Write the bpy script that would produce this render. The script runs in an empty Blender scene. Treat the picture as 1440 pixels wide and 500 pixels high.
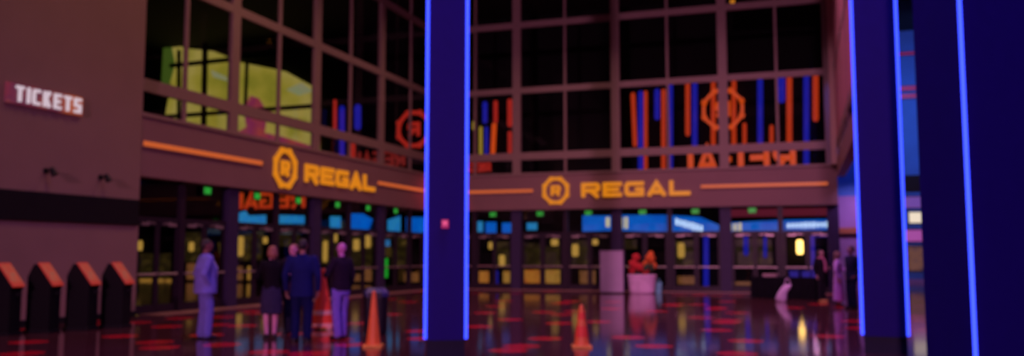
import bpy, bmesh, math, random
from mathutils import Vector, Matrix, Euler
random.seed(7)
PI = math.pi
sc = bpy.context.scene
COL = sc.collection

# ------------------------------------------------------------------ camera numbers
F = 1223.0
PITCH = math.atan(108 / F)
YAW = math.radians(18.5)
CAM = Vector((16.077, -36.795, 1.52))
RV = Vector((math.cos(YAW), math.sin(YAW), 0))
FV = Vector((-math.sin(YAW), math.cos(YAW), 0))


def ray(x, y):
    dx = (x - 720) / F
    dy = (250 - y) / F
    fw = math.cos(PITCH) - dy * math.sin(PITCH)
    up = math.sin(PITCH) + dy * math.cos(PITCH)
    return RV * dx + FV * fw + Vector((0, 0, up))


def on_floor(x, y):
    d = ray(x, y)
    p = CAM + d * (-CAM.z / d.z)
    return Vector((p.x, p.y, 0))


def at(x, y, Y):
    d = ray(x, y)
    return CAM + d * ((Y - CAM.y) / d.y)


def at_x(x, y, X):
    d = ray(x, y)
    return CAM + d * ((X - CAM.x) / d.x)


# ------------------------------------------------------------------ materials
def mat(name, col, rough=0.6, metal=0.0, spec=0.5, var=0.0, scale=6.0):
    m = bpy.data.materials.new(name)
    m.use_nodes = True
    nt = m.node_tree
    b = nt.nodes['Principled BSDF']
    b.inputs['Base Color'].default_value = (*col, 1)
    b.inputs['Roughness'].default_value = rough
    b.inputs['Metallic'].default_value = metal
    b.inputs['Specular IOR Level'].default_value = spec
    if var > 0:
        tc = nt.nodes.new('ShaderNodeTexCoord')
        n = nt.nodes.new('ShaderNodeTexNoise')
        n.inputs['Scale'].default_value = scale
        n.inputs['Detail'].default_value = 4
        r = nt.nodes.new('ShaderNodeValToRGB')
        r.color_ramp.elements[0].position = 0.3
        r.color_ramp.elements[1].position = 0.7
        r.color_ramp.elements[0].color = (*[c * (1 - var) for c in col], 1)
        r.color_ramp.elements[1].color = (*[min(1, c * (1 + var)) for c in col], 1)
        nt.links.new(tc.outputs['Object'], n.inputs['Vector'])
        nt.links.new(n.outputs['Fac'], r.inputs['Fac'])
        nt.links.new(r.outputs['Color'], b.inputs['Base Color'])
    return m


def emit(name, col, strength=1.0):
    m = bpy.data.materials.new(name)
    m.use_nodes = True
    nt = m.node_tree
    b = nt.nodes['Principled BSDF']
    b.inputs['Base Color'].default_value = (0.02, 0.02, 0.02, 1)
    b.inputs['Roughness'].default_value = 0.4
    b.inputs['Emission Color'].default_value = (*col, 1)
    b.inputs['Emission Strength'].default_value = strength
    return m


def emit_noise(name, cols, scale=3.0, strength=1.0, stretch=(1, 1, 1)):
    """a lit screen or backlit print whose picture is a blotchy procedural pattern"""
    m = emit(name, cols[0], strength)
    nt = m.node_tree
    b = nt.nodes['Principled BSDF']
    tc = nt.nodes.new('ShaderNodeTexCoord')
    mp = nt.nodes.new('ShaderNodeMapping')
    mp.inputs['Scale'].default_value = stretch
    n = nt.nodes.new('ShaderNodeTexNoise')
    n.inputs['Scale'].default_value = scale
    n.inputs['Detail'].default_value = 3
    r = nt.nodes.new('ShaderNodeValToRGB')
    el = r.color_ramp.elements
    el[0].position = 0.3
    el[1].position = 0.7
    el[0].color = (*cols[0], 1)
    el[1].color = (*cols[-1], 1)
    for i, c in enumerate(cols[1:-1]):
        e = el.new(0.3 + 0.4 * (i + 1) / (len(cols) - 1))
        e.color = (*c, 1)
    nt.links.new(tc.outputs['Object'], mp.inputs['Vector'])
    nt.links.new(mp.outputs['Vector'], n.inputs['Vector'])
    nt.links.new(n.outputs['Fac'], r.inputs['Fac'])
    nt.links.new(r.outputs['Color'], b.inputs['Emission Color'])
    return m


def glass_mat(name, tint=0.92, ior=1.33):
    m = bpy.data.materials.new(name)
    m.use_nodes = True
    nt = m.node_tree
    nt.nodes.clear()
    o = nt.nodes.new('ShaderNodeOutputMaterial')
    mx = nt.nodes.new('ShaderNodeMixShader')
    t = nt.nodes.new('ShaderNodeBsdfTransparent')
    t.inputs['Color'].default_value = (tint, tint, tint, 1)
    g = nt.nodes.new('ShaderNodeBsdfGlossy')
    g.inputs['Roughness'].default_value = 0.02
    fr = nt.nodes.new('ShaderNodeFresnel')
    fr.inputs['IOR'].default_value = ior
    # only the outer face of the pane reflects: no false total reflection on leaving the glass
    ge = nt.nodes.new('ShaderNodeNewGeometry')
    sub = nt.nodes.new('ShaderNodeMath'); sub.operation = 'SUBTRACT'; sub.inputs[0].default_value = 1.0
    mul = nt.nodes.new('ShaderNodeMath'); mul.operation = 'MULTIPLY'
    nt.links.new(ge.outputs['Backfacing'], sub.inputs[1])
    nt.links.new(fr.outputs['Fac'], mul.inputs[0])
    nt.links.new(sub.outputs[0], mul.inputs[1])
    nt.links.new(mul.outputs[0], mx.inputs['Fac'])
    nt.links.new(t.outputs['BSDF'], mx.inputs[1])
    nt.links.new(g.outputs['BSDF'], mx.inputs[2])
    nt.links.new(mx.outputs['Shader'], o.inputs['Surface'])
    return m


M = {}
M['wall'] = mat('mauve_plaster', (0.25, 0.155, 0.135), 0.8, var=0.05, scale=1.2)
M['fascia'] = mat('fascia_panel', (0.23, 0.125, 0.13), 0.6, var=0.05, scale=0.8)
M['frame'] = mat('mullion_paint', (0.25, 0.165, 0.15), 0.5, var=0.05)
M['darkframe'] = mat('dark_door_frame', (0.022, 0.012, 0.026), 0.4, spec=0.25, var=0.1)
M['pier'] = mat('blue_glow_pier', (0.040, 0.026, 0.085), 0.5, spec=0.25, var=0.1)  # blue-violet glow on the piers is put into this base colour
M['steel'] = mat('brushed_steel', (0.45, 0.36, 0.38), 0.35, metal=0.6)
M['black'] = mat('black_enamel', (0.008, 0.008, 0.011), 0.5, spec=0.2, var=0.1)
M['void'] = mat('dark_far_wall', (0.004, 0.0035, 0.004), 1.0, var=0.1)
M['ceil'] = mat('dark_ceiling', (0.015, 0.012, 0.015), 0.9, var=0.1)
M['column'] = mat('violet_column_cladding', (0.010, 0.0025, 0.15), 0.6, spec=0.12, var=0.04)
M['plinth'] = mat('column_plinth', (0.005, 0.005, 0.03), 0.5, spec=0.15)
M['bluestrip'] = emit('blue_led', (0.030, 0.055, 1.0), 3.0)
M['orangesign'] = emit('orange_letters', (0.66, 0.20, 0.004), 1.0)
M['orangebar'] = emit('orange_bar', (0.55, 0.10, 0.02), 1.0)
M['neon_o'] = emit('orange_red_neon', (0.42, 0.030, 0.006), 1.0)
M['neon_ol'] = emit('bright_orange_neon', (0.58, 0.060, 0.006), 1.0)
M['neon_r'] = emit('red_neon', (0.36, 0.016, 0.010), 1.0)
M['neon_b'] = emit('blue_neon', (0.008, 0.010, 0.30), 1.0)
M['neon_y2'] = emit('amber_neon', (0.6, 0.2, 0.01), 1.0)
M['neon_rd'] = emit('dim_red_neon', (0.16, 0.010, 0.008), 1.0)
M['neon_y'] = emit('yellow_neon', (0.30, 0.20, 0.02), 1.0)
M['warm'] = emit_noise('amber_display', [(0.30, 0.11, 0.014), (0.36, 0.18, 0.03), (0.14, 0.05, 0.01)], 2.2, 0.85)
M['warmo'] = emit_noise('orange_display', [(0.36, 0.06, 0.012), (0.40, 0.15, 0.02), (0.24, 0.03, 0.012)], 1.8, 0.85)
M['warmdim'] = emit_noise('dim_warm_display', [(0.10, 0.035, 0.012), (0.16, 0.06, 0.018), (0.04, 0.012, 0.006)], 3, 1.0)
M['olive'] = emit_noise('olive_lit_panel', [(0.10, 0.07, 0.012), (0.03, 0.018, 0.006), (0.16, 0.10, 0.02)], 2.0, 0.28)
M['lamp'] = emit('lamp_glow', (1.0, 0.58, 0.14), 4.5)
M['lampdim'] = emit('dim_lamp_glow', (0.30, 0.17, 0.03), 1.5)
M['lampmetal'] = mat('lamp_metal', (0.05, 0.04, 0.04), 0.4, metal=0.6)
M['screen'] = emit_noise('blue_screen', [(0.0, 0.07, 0.48), (0.0, 0.11, 0.56), (0.0, 0.06, 0.46)], 0.8, 1.0)
M['screencyan'] = emit_noise('cyan_screen', [(0.0, 0.10, 0.55), (0.02, 0.22, 0.46), (0.0, 0.12, 0.6)], 1.6, 1.0)
M['white_text'] = emit('white_screen_text', (0.45, 0.62, 0.85), 1.6)
M['cream_text'] = emit('cream_screen_text', (0.62, 0.55, 0.32), 1.0)
M['exit_green'] = emit('exit_green', (0.02, 0.42, 0.04), 1.0)
M['exit_face'] = emit('exit_face', (0.004, 0.09, 0.008), 1.0)
M['glass'] = glass_mat('clear_glass')
M['doorglass'] = glass_mat('door_glass', 0.9)
M['white_sign'] = emit('white_sign_letters', (0.60, 0.48, 0.55), 1.0)
M['red_panel'] = emit_noise('red_sign_panel', [(0.40, 0.03, 0.02), (0.14, 0.02, 0.06), (0.50, 0.09, 0.02)], 0.9, 0.7)


def floor_mat(name, col, rough):
    m = mat(name, col, rough, spec=0.5, var=0.12, scale=2.0)
    nt = m.node_tree
    b = nt.nodes['Principled BSDF']
    tc = nt.nodes.new('ShaderNodeTexCoord')
    n = nt.nodes.new('ShaderNodeTexNoise')
    n.inputs['Scale'].default_value = 1.1
    bp = nt.nodes.new('ShaderNodeBump')
    bp.inputs['Strength'].default_value = 0.05
    bp.inputs['Distance'].default_value = 0.02
    nt.links.new(tc.outputs['Object'], n.inputs['Vector'])
    nt.links.new(n.outputs['Fac'], bp.inputs['Height'])
    nt.links.new(bp.outputs['Normal'], b.inputs['Normal'])
    return m


M['floor'] = floor_mat('polished_dark_tile', (0.085, 0.024, 0.030), 0.085)
M['floor_red'] = floor_mat('polished_red_tile', (0.75, 0.010, 0.030), 0.14)
M['floor_edge'] = floor_mat('threshold_stone', (0.34, 0.17, 0.14), 0.35)

# ------------------------------------------------------------------ mesh builder
class MB:
    def __init__(self):
        self.bm = bmesh.new()

    def box(self, c, s, rot=None, bevel=0.0):
        r = bmesh.ops.create_cube(self.bm, size=1.0)
        vs = r['verts']
        bmesh.ops.scale(self.bm, vec=Vector(s), verts=vs)
        if bevel > 0:
            es = list({e for v in vs for e in v.link_edges})
            rr = bmesh.ops.bevel(self.bm, geom=es, offset=bevel, segments=2, affect='EDGES', profile=0.6)
            vs = list({v for f in rr['faces'] for v in f.verts} | {v for v in vs if v.is_valid})
        if rot is not None:
            bmesh.ops.rotate(self.bm, cent=(0, 0, 0), matrix=Euler(rot).to_matrix(), verts=vs)
        bmesh.ops.translate(self.bm, vec=Vector(c), verts=vs)
        return self

    def b2(self, x0, x1, y0, y1, z0, z1, bevel=0.0):
        return self.box(((x0 + x1) / 2, (y0 + y1) / 2, (z0 + z1) / 2), (abs(x1 - x0), abs(y1 - y0), abs(z1 - z0)), None, bevel)

    def cone(self, p0, p1, r0, r1, seg=16, sx=1.0):
        p0 = Vector(p0); p1 = Vector(p1)
        d = p1 - p0
        L = d.length
        if L < 1e-6:
            return self
        r = bmesh.ops.create_cone(self.bm, cap_ends=True, segments=seg, radius1=r0, radius2=max(r1, 1e-5), depth=L)
        q = d.to_track_quat('Z', 'Y').to_matrix()
        bmesh.ops.rotate(self.bm, cent=(0, 0, 0), matrix=q, verts=r['verts'])
        bmesh.ops.translate(self.bm, vec=(p0 + p1) / 2, verts=r['verts'])
        return self

    def ball(self, c, r, seg=16):
        if not hasattr(r, '__len__'):
            r = (r, r, r)
        q = bmesh.ops.create_uvsphere(self.bm, u_segments=seg, v_segments=max(6, seg // 2 + 2), radius=1.0)
        bmesh.ops.scale(self.bm, vec=Vector(r), verts=q['verts'])
        bmesh.ops.translate(self.bm, vec=Vector(c), verts=q['verts'])
        return q['verts']

    def limb(self, pts, rad, seg=14):
        for i in range(len(pts) - 1):
            self.cone(pts[i], pts[i + 1], rad[i], rad[i + 1], seg)
        for p, r in zip(pts, rad):
            self.ball(p, r, seg)
        return self

    def loft(self, rings, seg=24, pw=2.3):
        """rings: (cx, cy, z, rx, ry)"""
        prev = None
        first = None
        for (cx, cy, z, rx, ry) in rings:
            vs = []
            for k in range(seg):
                a = 2 * PI * k / seg
                c, s = math.cos(a), math.sin(a)
                vs.append(self.bm.verts.new((cx + rx * math.copysign(abs(c) ** (2 / pw), c), cy + ry * math.copysign(abs(s) ** (2 / pw), s), z)))
            if prev:
                for k in range(seg):
                    self.bm.faces.new((prev[k], prev[(k + 1) % seg], vs[(k + 1) % seg], vs[k]))
            else:
                first = vs
            prev = vs
        self.bm.faces.new(list(reversed(first)))
        self.bm.faces.new(prev)
        return self

    def prism(self, pts, axis_y0, axis_y1):
        """polygon in x,z extruded along y"""
        a = [self.bm.verts.new((p[0], axis_y0, p[1])) for p in pts]
        b = [self.bm.verts.new((p[0], axis_y1, p[1])) for p in pts]
        n = len(pts)
        self.bm.faces.new(a)
        self.bm.faces.new(list(reversed(b)))
        for i in range(n):
            self.bm.faces.new((a[i], b[i], b[(i + 1) % n], a[(i + 1) % n]))
        return self

    def stroke(self, pts, w, y0, y1, closed=False):
        """flat mitred ribbon in x,z extruded in y"""
        P = [Vector(p) for p in pts]
        n = len(P)
        L, Rr = [], []
        for i in range(n):
            if closed:
                a, b = P[i - 1], P[(i + 1) % n]
                d0 = (P[i] - a).normalized(); d1 = (b - P[i]).normalized()
            else:
                d0 = (P[i] - P[i - 1]).normalized() if i > 0 else (P[1] - P[0]).normalized()
                d1 = (P[i + 1] - P[i]).normalized() if i < n - 1 else d0
            t = (d0 + d1)
            t = t.normalized() if t.length > 1e-6 else d0
            nn = Vector((-t.y, t.x))
            k = w / 2 / max(0.45, nn.dot(Vector((-d1.y, d1.x))))
            L.append(P[i] + nn * k); Rr.append(P[i] - nn * k)
        cnt = n if closed else n - 1
        for i in range(cnt):
            j = (i + 1) % n
            self.prism([L[i], Rr[i], Rr[j], L[j]], y0, y1)
        return self

    def mesh(self, name, m, smooth=False):
        bmesh.ops.recalc_face_normals(self.bm, faces=self.bm.faces[:])
        me = bpy.data.meshes.new(name)
        self.bm.to_mesh(me)
        self.bm.free()
        for mm in (m if isinstance(m, (list, tuple)) else [m]):
            me.materials.append(mm)
        if smooth:
            for p in me.polygons:
                p.use_smooth = True
        return me

    def build(self, name, m, parent=None, loc=(0, 0, 0), rot=(0, 0, 0), smooth=False, label=None):
        me = self.mesh(name, m, smooth)
        o = bpy.data.objects.new(name, me)
        COL.objects.link(o)
        o.location = loc
        o.rotation_euler = rot
        if parent is not None:
            o.parent = parent
        if label:
            o['label'] = label
        return o

    def build_remeshed(self, name, m, parent=None, voxel=0.012, it=3, label=None):
        o = self.build(name, m, parent)
        md = o.modifiers.new('r', 'REMESH'); md.mode = 'VOXEL'; md.voxel_size = voxel
        ms = o.modifiers.new('s', 'SMOOTH'); ms.iterations = it; ms.factor = 0.5
        dg = bpy.context.evaluated_depsgraph_get()
        me = bpy.data.meshes.new_from_object(o.evaluated_get(dg))
        o.modifiers.clear()
        o.data = me
        if not me.materials:
            me.materials.append(m)
        for p in me.polygons:
            p.use_smooth = True
        if label:
            o['label'] = label
        return o


def tag(o, label, cat, group=None):
    o['label'] = label
    o['category'] = cat
    if group:
        o['group'] = group
    return o


def thing(name, label, cat, loc=(0, 0, 0), rz=0.0, group=None):
    o = bpy.data.objects.new(name, None)
    COL.objects.link(o)
    o.location = loc
    o.rotation_euler = (0, 0, rz)
    return tag(o, label, cat, group)


def struct(o):
    o['kind'] = 'structure'
    return o


def sempty(name, loc=(0, 0, 0), rz=0.0):
    o = bpy.data.objects.new(name, None)
    COL.objects.link(o)
    o.location = loc
    o.rotation_euler = (0, 0, rz)
    return struct(o)


def dup(root, loc, rz=None, label=None, name=None, scale=None):
    kids = list(root.children)
    r = root.copy()
    COL.objects.link(r)
    r.location = loc
    if rz is not None:
        r.rotation_euler = (0, 0, rz)
    if label:
        r['label'] = label
    if name:
        r.name = name
    if scale:
        r.scale = scale
    for ch in kids:
        c = ch.copy(); COL.objects.link(c); c.parent = r
        for g in list(ch.children):
            d = g.copy(); COL.objects.link(d); d.parent = c
    return r


# ------------------------------------------------------------------ floor
T = 0.70
bm = bmesh.new()
red_px = [(95,452),(143,454),(40,464),(52,479),(160,473),(202,490),(237,447),(235,460),(313,445),(307,470),(312,483),(345,495),
          (20,495),(470,486),(577,465),(577,474),(670,458),(690,493),(720,450),(772,440),(775,453),(750,473),(758,485),(797,437),
          (855,453),(850,433),(910,485),(1022,452),(1030,479),(1060,497),(1210,450),(1208,463),(1290,449),(1290,464),(360,457),
          (440,468),(1145,474),(985,462),(300,455),(365,440),(660,440),(120,462),(400,497),(520,455),(245,480),(940,437)]
red = set()
for q in red_px:
    p = on_floor(*q)
    red.add((math.floor(p.x / T), math.floor(p.y / T)))
X0, X1, Y0, Y1 = -34, 36, -62, 0
for i in range(X0, X1):
    for j in range(Y0, Y1):
        x, y = i * T, j * T
        if x < -0.05:
            continue
        vs = [bm.verts.new((x, y, 0)), bm.verts.new((x + T, y, 0)), bm.verts.new((x + T, y + T, 0)), bm.verts.new((x, y + T, 0))]
        known = (-27 < y < -12) and ((x - CAM.x) < 0.25 * (y - CAM.y))
        if (i, j) in red or random.random() < (0.03 if known else 0.07):
            # a red rounded inlay set into the tile
            oc = [bm.verts.new((x + T / 2 + .335 * math.cos(PI * (k + .5) / 4), y + T / 2 + .345 * math.sin(PI * (k + .5) / 4), 0)) for k in range(8)]
            bm.faces.new(oc).material_index = 1
            # octagon corner k lies at 22.5 + 45k degrees; tile corners 0..3 run from lower left
            for c_, (o1, o2) in ((2, (0, 1)), (3, (2, 3)), (0, (4, 5)), (1, (6, 7))):
                bm.faces.new((vs[c_], oc[o2], oc[o1]))
            for c1_, c2_, o1, o2 in ((2, 3, 1, 2), (3, 0, 3, 4), (0, 1, 5, 6), (1, 2, 7, 0)):
                bm.faces.new((vs[c1_], vs[c2_], oc[o2], oc[o1]))
        else:
            bm.faces.new(vs)
for (xa, xb, ya, yb) in ((-30, 26, 0, 24), (-30, 0, -43.4, 0)):
    bm.faces.new([bm.verts.new(p) for p in ((xa, ya, 0), (xb, ya, 0), (xb, yb, 0), (xa, yb, 0))])
bmesh.ops.remove_doubles(bm, verts=bm.verts[:], dist=0.001)
bmesh.ops.recalc_face_normals(bm, faces=bm.faces[:])
for f in bm.faces:
    if f.normal.z < 0:
        f.normal_flip()
me = bpy.data.meshes.new('floor')
bm.to_mesh(me); bm.free()
me.materials.append(M['floor']); me.materials.append(M['floor_red'])
fo = bpy.data.objects.new('floor', me); COL.objects.link(fo); struct(fo)
struct(MB().b2(-0.05, 17.4, -0.75, 0.1, 0.0, 0.015).build('trim_1', M['floor_edge']))
struct(MB().b2(-0.1, 0.75, -18.6, -0.75, 0.0, 0.015).build('trim_2', M['floor_edge']))

# ceiling far above the frame
struct(MB().b2(-30, 26, -44, 24, 14.0, 14.3).build('ceiling', M['ceil']))

# ------------------------------------------------------------------ ticket wall
WX = 0.3
edge = at_x(190, 437, WX)
WY = edge.y
struct(MB().b2(-0.3, WX, -43, WY, 0, 14).build('wall_left', M['wall']))
pa, pb = at_x(0, 265, WX), at_x(0, 308, WX)
pc = at_x(190, 298, WX)
band = MB().b2(WX, WX + 0.05, -43, WY - 0.05, pb.z, pa.z)
struct(band.build('trim_3', M['black']))
struct(MB().b2(WX, WX + 0.03, -43, WY, 0.0, 0.14).build('baseboard_left', M['black']))

# ------------------------------------------------------------------ the two glazed facades
Z_DOOR, Z_H0, Z_H1, Z_TOP = 2.45, 3.5, 5.08, 14.0
TRANS = ((5.90, 0.33), (8.87, 0.26), (11.87, 0.28))
cnt = {'window': 0, 'door': 0, 'trim': 3}


def nid(k):
    cnt[k] += 1
    return '%s_%d' % (k, cnt[k])


door_proto = None


def make_door():
    """leaf 1.0 wide, local x along the facade from the hinge, local -y faces the lobby"""
    r = sempty(nid('door'))
    f = MB()
    f.b2(0, 0.10, -0.025, 0.025, 0.02, 2.38).b2(0.90, 1.0, -0.025, 0.025, 0.02, 2.38)
    f.b2(0.10, 0.90, -0.025, 0.025, 0.02, 0.24).b2(0.10, 0.90, -0.025, 0.025, 2.28, 2.38)
    f.build('door_frame', M['darkframe'], r)
    MB().b2(0.10, 0.90, -0.006, 0.006, 0.24, 2.28).build('glass_pane', M['doorglass'], r)
    b = MB().cone((0.08, -0.09, 1.02), (0.92, -0.09, 1.02), 0.028, 0.028, 10)
    b.box((0.09, -0.055, 1.02), (0.05, 0.07, 0.07)).box((0.91, -0.055, 1.02), (0.05, 0.07, 0.07))
    b.build('push_bar', M['steel'], r)
    c = MB().box((0.34, -0.06, 2.31), (0.34, 0.07, 0.08), None, 0.01).box((0.62, -0.075, 2.35), (0.40, 0.02, 0.03), (0, 0.10, 0))
    c.build('door_closer', M['steel'], r)
    return r


def facade(loc, rz, posts, mids, length, corner_end):
    global door_proto
    c, s = math.cos(rz), math.sin(rz)

    def W(u, v=0.0, z=0.0):
        return (loc[0] + u * c - v * s, loc[1] + u * s + v * c, z)
    # fascia
    struct(MB().b2(0, length, -0.28, 0.22, Z_H0, Z_H1).build(nid('trim'), M['fascia'], loc=loc, rot=(0, 0, rz)))
    struct(MB().b2(0, length, -0.32, 0.0, Z_H1 - 0.06, Z_H1 + 0.04).build(nid('trim'), M['frame'], loc=loc, rot=(0, 0, rz)))
    # thick posts: mullion above, dark pier below
    for u in posts:
        struct(MB().b2(u - 0.19, u + 0.19, -0.07, 0.07, Z_H1, Z_TOP).build(nid('trim'), M['frame'], loc=loc, rot=(0, 0, rz)))
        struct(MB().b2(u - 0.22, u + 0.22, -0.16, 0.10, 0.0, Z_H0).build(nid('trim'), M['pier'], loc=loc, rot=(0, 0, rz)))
    ends = [0.0] + [p for p in posts if 0.3 < p < length - 0.3] + [length]
    for a, b in zip(ends[:-1], ends[1:]):
        w = sempty(nid('window'), loc, rz)
        a2, b2 = a + 0.19, b - 0.19
        MB().b2(a2, b2, -0.008, 0.008, Z_H1, Z_TOP).build('glass_pane', M['glass'], w)
        for z, h in TRANS:
            MB().b2(a2, b2, -0.06, 0.06, z - h / 2, z + h / 2).build('transom', M['frame'], w)
        md = [m for m in mids if a < m < b]
        for m in md:
            MB().b2(m - 0.05, m + 0.05, -0.05, 0.05, Z_H1, Z_TOP).build('mullion', M['frame'], w)
        # below: pairs of doors between the mid posts
        cuts = [a + 0.24] + md + [b - 0.24]
        for m in md:
            struct(MB().b2(m - 0.10, m + 0.10, -0.08, 0.06, 0.0, Z_H0).build(nid('trim'), M['darkframe'], loc=loc, rot=(0, 0, rz)))
        for k, (p, q) in enumerate(zip(cuts[:-1], cuts[1:])):
            p2 = p + (0.11 if k > 0 else 0.0)
            q2 = q - (0.11 if k < len(cuts) - 2 else 0.0)
            tw = sempty(nid('window'), loc, rz)
            MB().b2(p2, q2, -0.05, 0.05, Z_DOOR - 0.07, Z_DOOR + 0.05).build('rail', M['darkframe'], tw)
            MB().b2(p2, q2, -0.006, 0.006, Z_DOOR + 0.05, Z_H0).build('glass_pane', M['doorglass'], tw)
            wd = (q2 - p2) / 2
            for side in (0, 1):
                base = W(p2 if side == 0 else q2)
                sx = wd - 0.01
                if door_proto is None:
                    door_proto = make_door()
                    door_proto.location = base; door_proto.rotation_euler = (0, 0, rz); door_proto.scale = (sx, 1, 1)
                else:
                    dup(door_proto, base, rz, None, nid('door'), (sx if side == 0 else -sx, 1, 1))


LEN_L = -WY
facade((0, 0, 0), 0.0, (4.0, 8.5, 13.05, 17.2), (2.0, 6.25, 10.76, 15.2), 17.4, False)
facade((0, WY, 0), PI / 2, (-15.05 - WY, -10.4 - WY, -5.45 - WY), (-17.2 - WY, -12.7 - WY, -8.0 - WY, -2.7 - WY), LEN_L, True)
struct(MB().b2(-0.25, 0.25, -0.25, 0.25, 0, Z_TOP).build(nid('trim'), M['frame']))

# ------------------------------------------------------------------ added far hall behind the glass, holding reflections as solid things
struct(MB().b2(-28, 18.6, 6.0, 6.3, 0, 14).build('wall_far_added', M['void']))
YW = 6.0

# ------------------------------------------------------------------ lettering
def octo(r, n=8, off=PI / 8):
    return [(r * math.cos(off + 2 * PI * k / n), r * math.sin(off + 2 * PI * k / n)) for k in range(n)]


def glyph(ch, w, h, t):
    """wide block letters as strokes, lower left at 0,0"""
    a, b, c, d = t / 2, w - t / 2, t / 2, h - t / 2
    m = h * 0.46
    if ch == 'R':
        return [[(a, 0), (a, d), (b - .08 * w, d), (b, d - .1 * h), (b, m + .1 * h), (b - .08 * w, m), (a, m)], [(w * .5, m), (b, 0)]]
    if ch == 'E':
        return [[(b + t / 2, d), (a, d), (a, c), (b + t / 2, c)], [(a, h / 2), (w * .86, h / 2)]]
    if ch == 'G':
        return [[(b + t / 2, d), (a + .08 * w, d), (a, d - .12 * h), (a, c + .12 * h), (a + .08 * w, c), (b, c), (b, h * .47), (w * .55, h * .47)]]
    if ch == 'A':
        return [[(a - .02 * w, 0), (w * .5, d), (b + .02 * w, 0)], [(w * .24, h * .27), (w * .76, h * .27)]]
    if ch == 'L':
        return [[(a, h), (a, c), (w * 1.05, c)]]
    if ch == 'T':
        return [[(0, d), (w, d)], [(w / 2, d), (w / 2, 0)]]
    if ch == 'I':
        return [[(w / 2, 0), (w / 2, h)]]
    if ch == 'C':
        return [[(w, d), (a + .1 * w, d), (a, d - .12 * h), (a, c + .12 * h), (a + .1 * w, c), (w, c)]]
    if ch == 'K':
        return [[(a, 0), (a, h)], [(a, h * .42), (b, h)], [(w * .35, h * .55), (b, 0)]]
    if ch == 'S':
        return [[(w, d), (a, d), (a, h / 2), (b, h / 2), (b, c), (0, c)]]
    if ch == 'X':
        return [[(a, 0), (b, h)], [(a, h), (b, 0)]]
    return []


def word(text, pitch, w, h, t, parent, m, part, depth=0.08, mirror=False, y=0.0):
    x = 0.0
    total = pitch * (len(text) - 1) + w
    for ch in text:
        ww = w if ch != 'I' else w * 0.30
        g = MB()
        for st in glyph(ch, ww, h, t):
            pts = [(x + p[0], p[1]) for p in st]
            if mirror:
                pts = [(total - p[0], p[1]) for p in pts]
            g.stroke(pts, t, y - depth, y)
        g.build(part, m, parent)
        x += pitch if ch != 'I' else pitch * 0.48


def badge(name, label, loc, rz, r, m, group, mirror=False, ringw=0.135, depth=0.08):
    t = thing(name, label, 'emblem sign', loc, rz, group)
    ring = MB()
    pts = []
    for k in range(16):
        a = 2 * PI * (k + 0.5) / 16
        rr = r - ringw / 2 if (k // 1) % 2 == 0 else r - ringw / 2
        rr *= 1.0 if k % 4 in (0, 1) else 0.985
        pts.append((rr * math.cos(a), rr * math.sin(a)))
    ring.stroke(pts, ringw, -depth, 0, closed=True)
    for k in range(8):
        a = 2 * PI * (k + 0.5) / 8
        ring.box((r * 0.985 * math.cos(a), -depth / 2, r * 0.985 * math.sin(a)), (0.17 * r, depth, 0.22 * r), (0, -a, 0))
    ring.build('ring', m, t)
    w, h, s = r * 0.72, r * 0.74, r * 0.19
    g = MB()
    for st in glyph('R', w, h, s):
        p2 = [((p[0] - w / 2) * (-1 if mirror else 1), p[1] - h / 2) for p in st]
        g.stroke(p2, s, -depth, 0)
    g.build('letter', m, t)
    if YW - loc[1] < 0.5:
        for k in (-1, 1):
            MB().b2(k * r * .93 - .03, k * r * .93 + .03, 0, YW - loc[1], -.03, .03).build('wall_mount', M['black'], t)
    return t


GS = 'orange letter signs on the two facades'
GB = 'orange ring emblems on the two facades'
# right facade, local x along the facade
sg = thing('letter_sign', 'orange illuminated block letters on the right facade fascia', 'sign', (7.03, -0.28, 3.99), 0, GS)
word('REGAL', 0.945, 0.82, 0.62, 0.165, sg, M['orangesign'], 'letter')
sg = thing('letter_sign', 'orange illuminated block letters on the left facade fascia', 'sign', (0.28, -11.5, 3.96), PI / 2, GS)
word('REGAL', 1.02, 0.84, 0.60, 0.165, sg, M['orangesign'], 'letter')
badge('emblem_sign', 'orange ring emblem beside the letters on the right facade fascia', (5.88, -0.28, 4.31), 0, 0.60, M['orangesign'], GB)
badge('emblem_sign', 'orange ring emblem beside the letters on the left facade fascia', (0.28, -12.68, 4.30), PI / 2, 0.64, M['orangesign'], GB)


def lightbar(u0, u1, facade_side, label):
    if facade_side == 'R':
        o = thing('light_bar', label, 'light bar', (u0, -0.28, 4.33), 0, 'orange light bars along the fascias')
    else:
        o = thing('light_bar', label, 'light bar', (0.28, u0, 4.33), PI / 2, 'orange light bars along the fascias')
    L = u1 - u0
    MB().b2(0, L, -0.03, 0, -0.12, 0.12).build('mounting_channel', M['fascia'], o)
    MB().b2(0.01, L - 0.01, -0.06, -0.03, -0.06, 0.06).build('tube', M['orangebar'], o)


lightbar(0.35, 4.85, 'R', 'orange light bar on right fascia between the corner and the emblem')
lightbar(12.1, 17.05, 'R', 'orange light bar on right fascia after the letters')
lightbar(WY + 0.05, -13.95, 'L', 'orange light bar on left fascia beside the ticket wall')
lightbar(-6.25, -0.35, 'L', 'orange light bar on left fascia between letters and corner')

# TICKETS sign on the ticket wall
ta, tb = at_x(6, 137, WX), at_x(113, 155, WX)
tz0, tz1 = at_x(60, 153, WX).z, at_x(60, 126, WX).z
tk = thing('ticket_sign', 'white lit letters on a red panel high on the ticket wall', 'sign', (WX, ta.y, tz0), PI / 2)
TL = tb.y - ta.y
TH = tz1 - tz0
MB().b2(0, TL, -0.07, 0, 0, TH).build('panel', M['red_panel'], tk)
hh = TH * 0.80
word('TICKETS', TL * 0.140, TL * 0.094, hh, TH * 0.15, tk, M['white_sign'], 'letter', 0.05, False, -0.07)
for ch in tk.children:
    if ch.name.startswith('letter'):
        ch.location = (TL * 0.10, 0, TH * 0.10)

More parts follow.
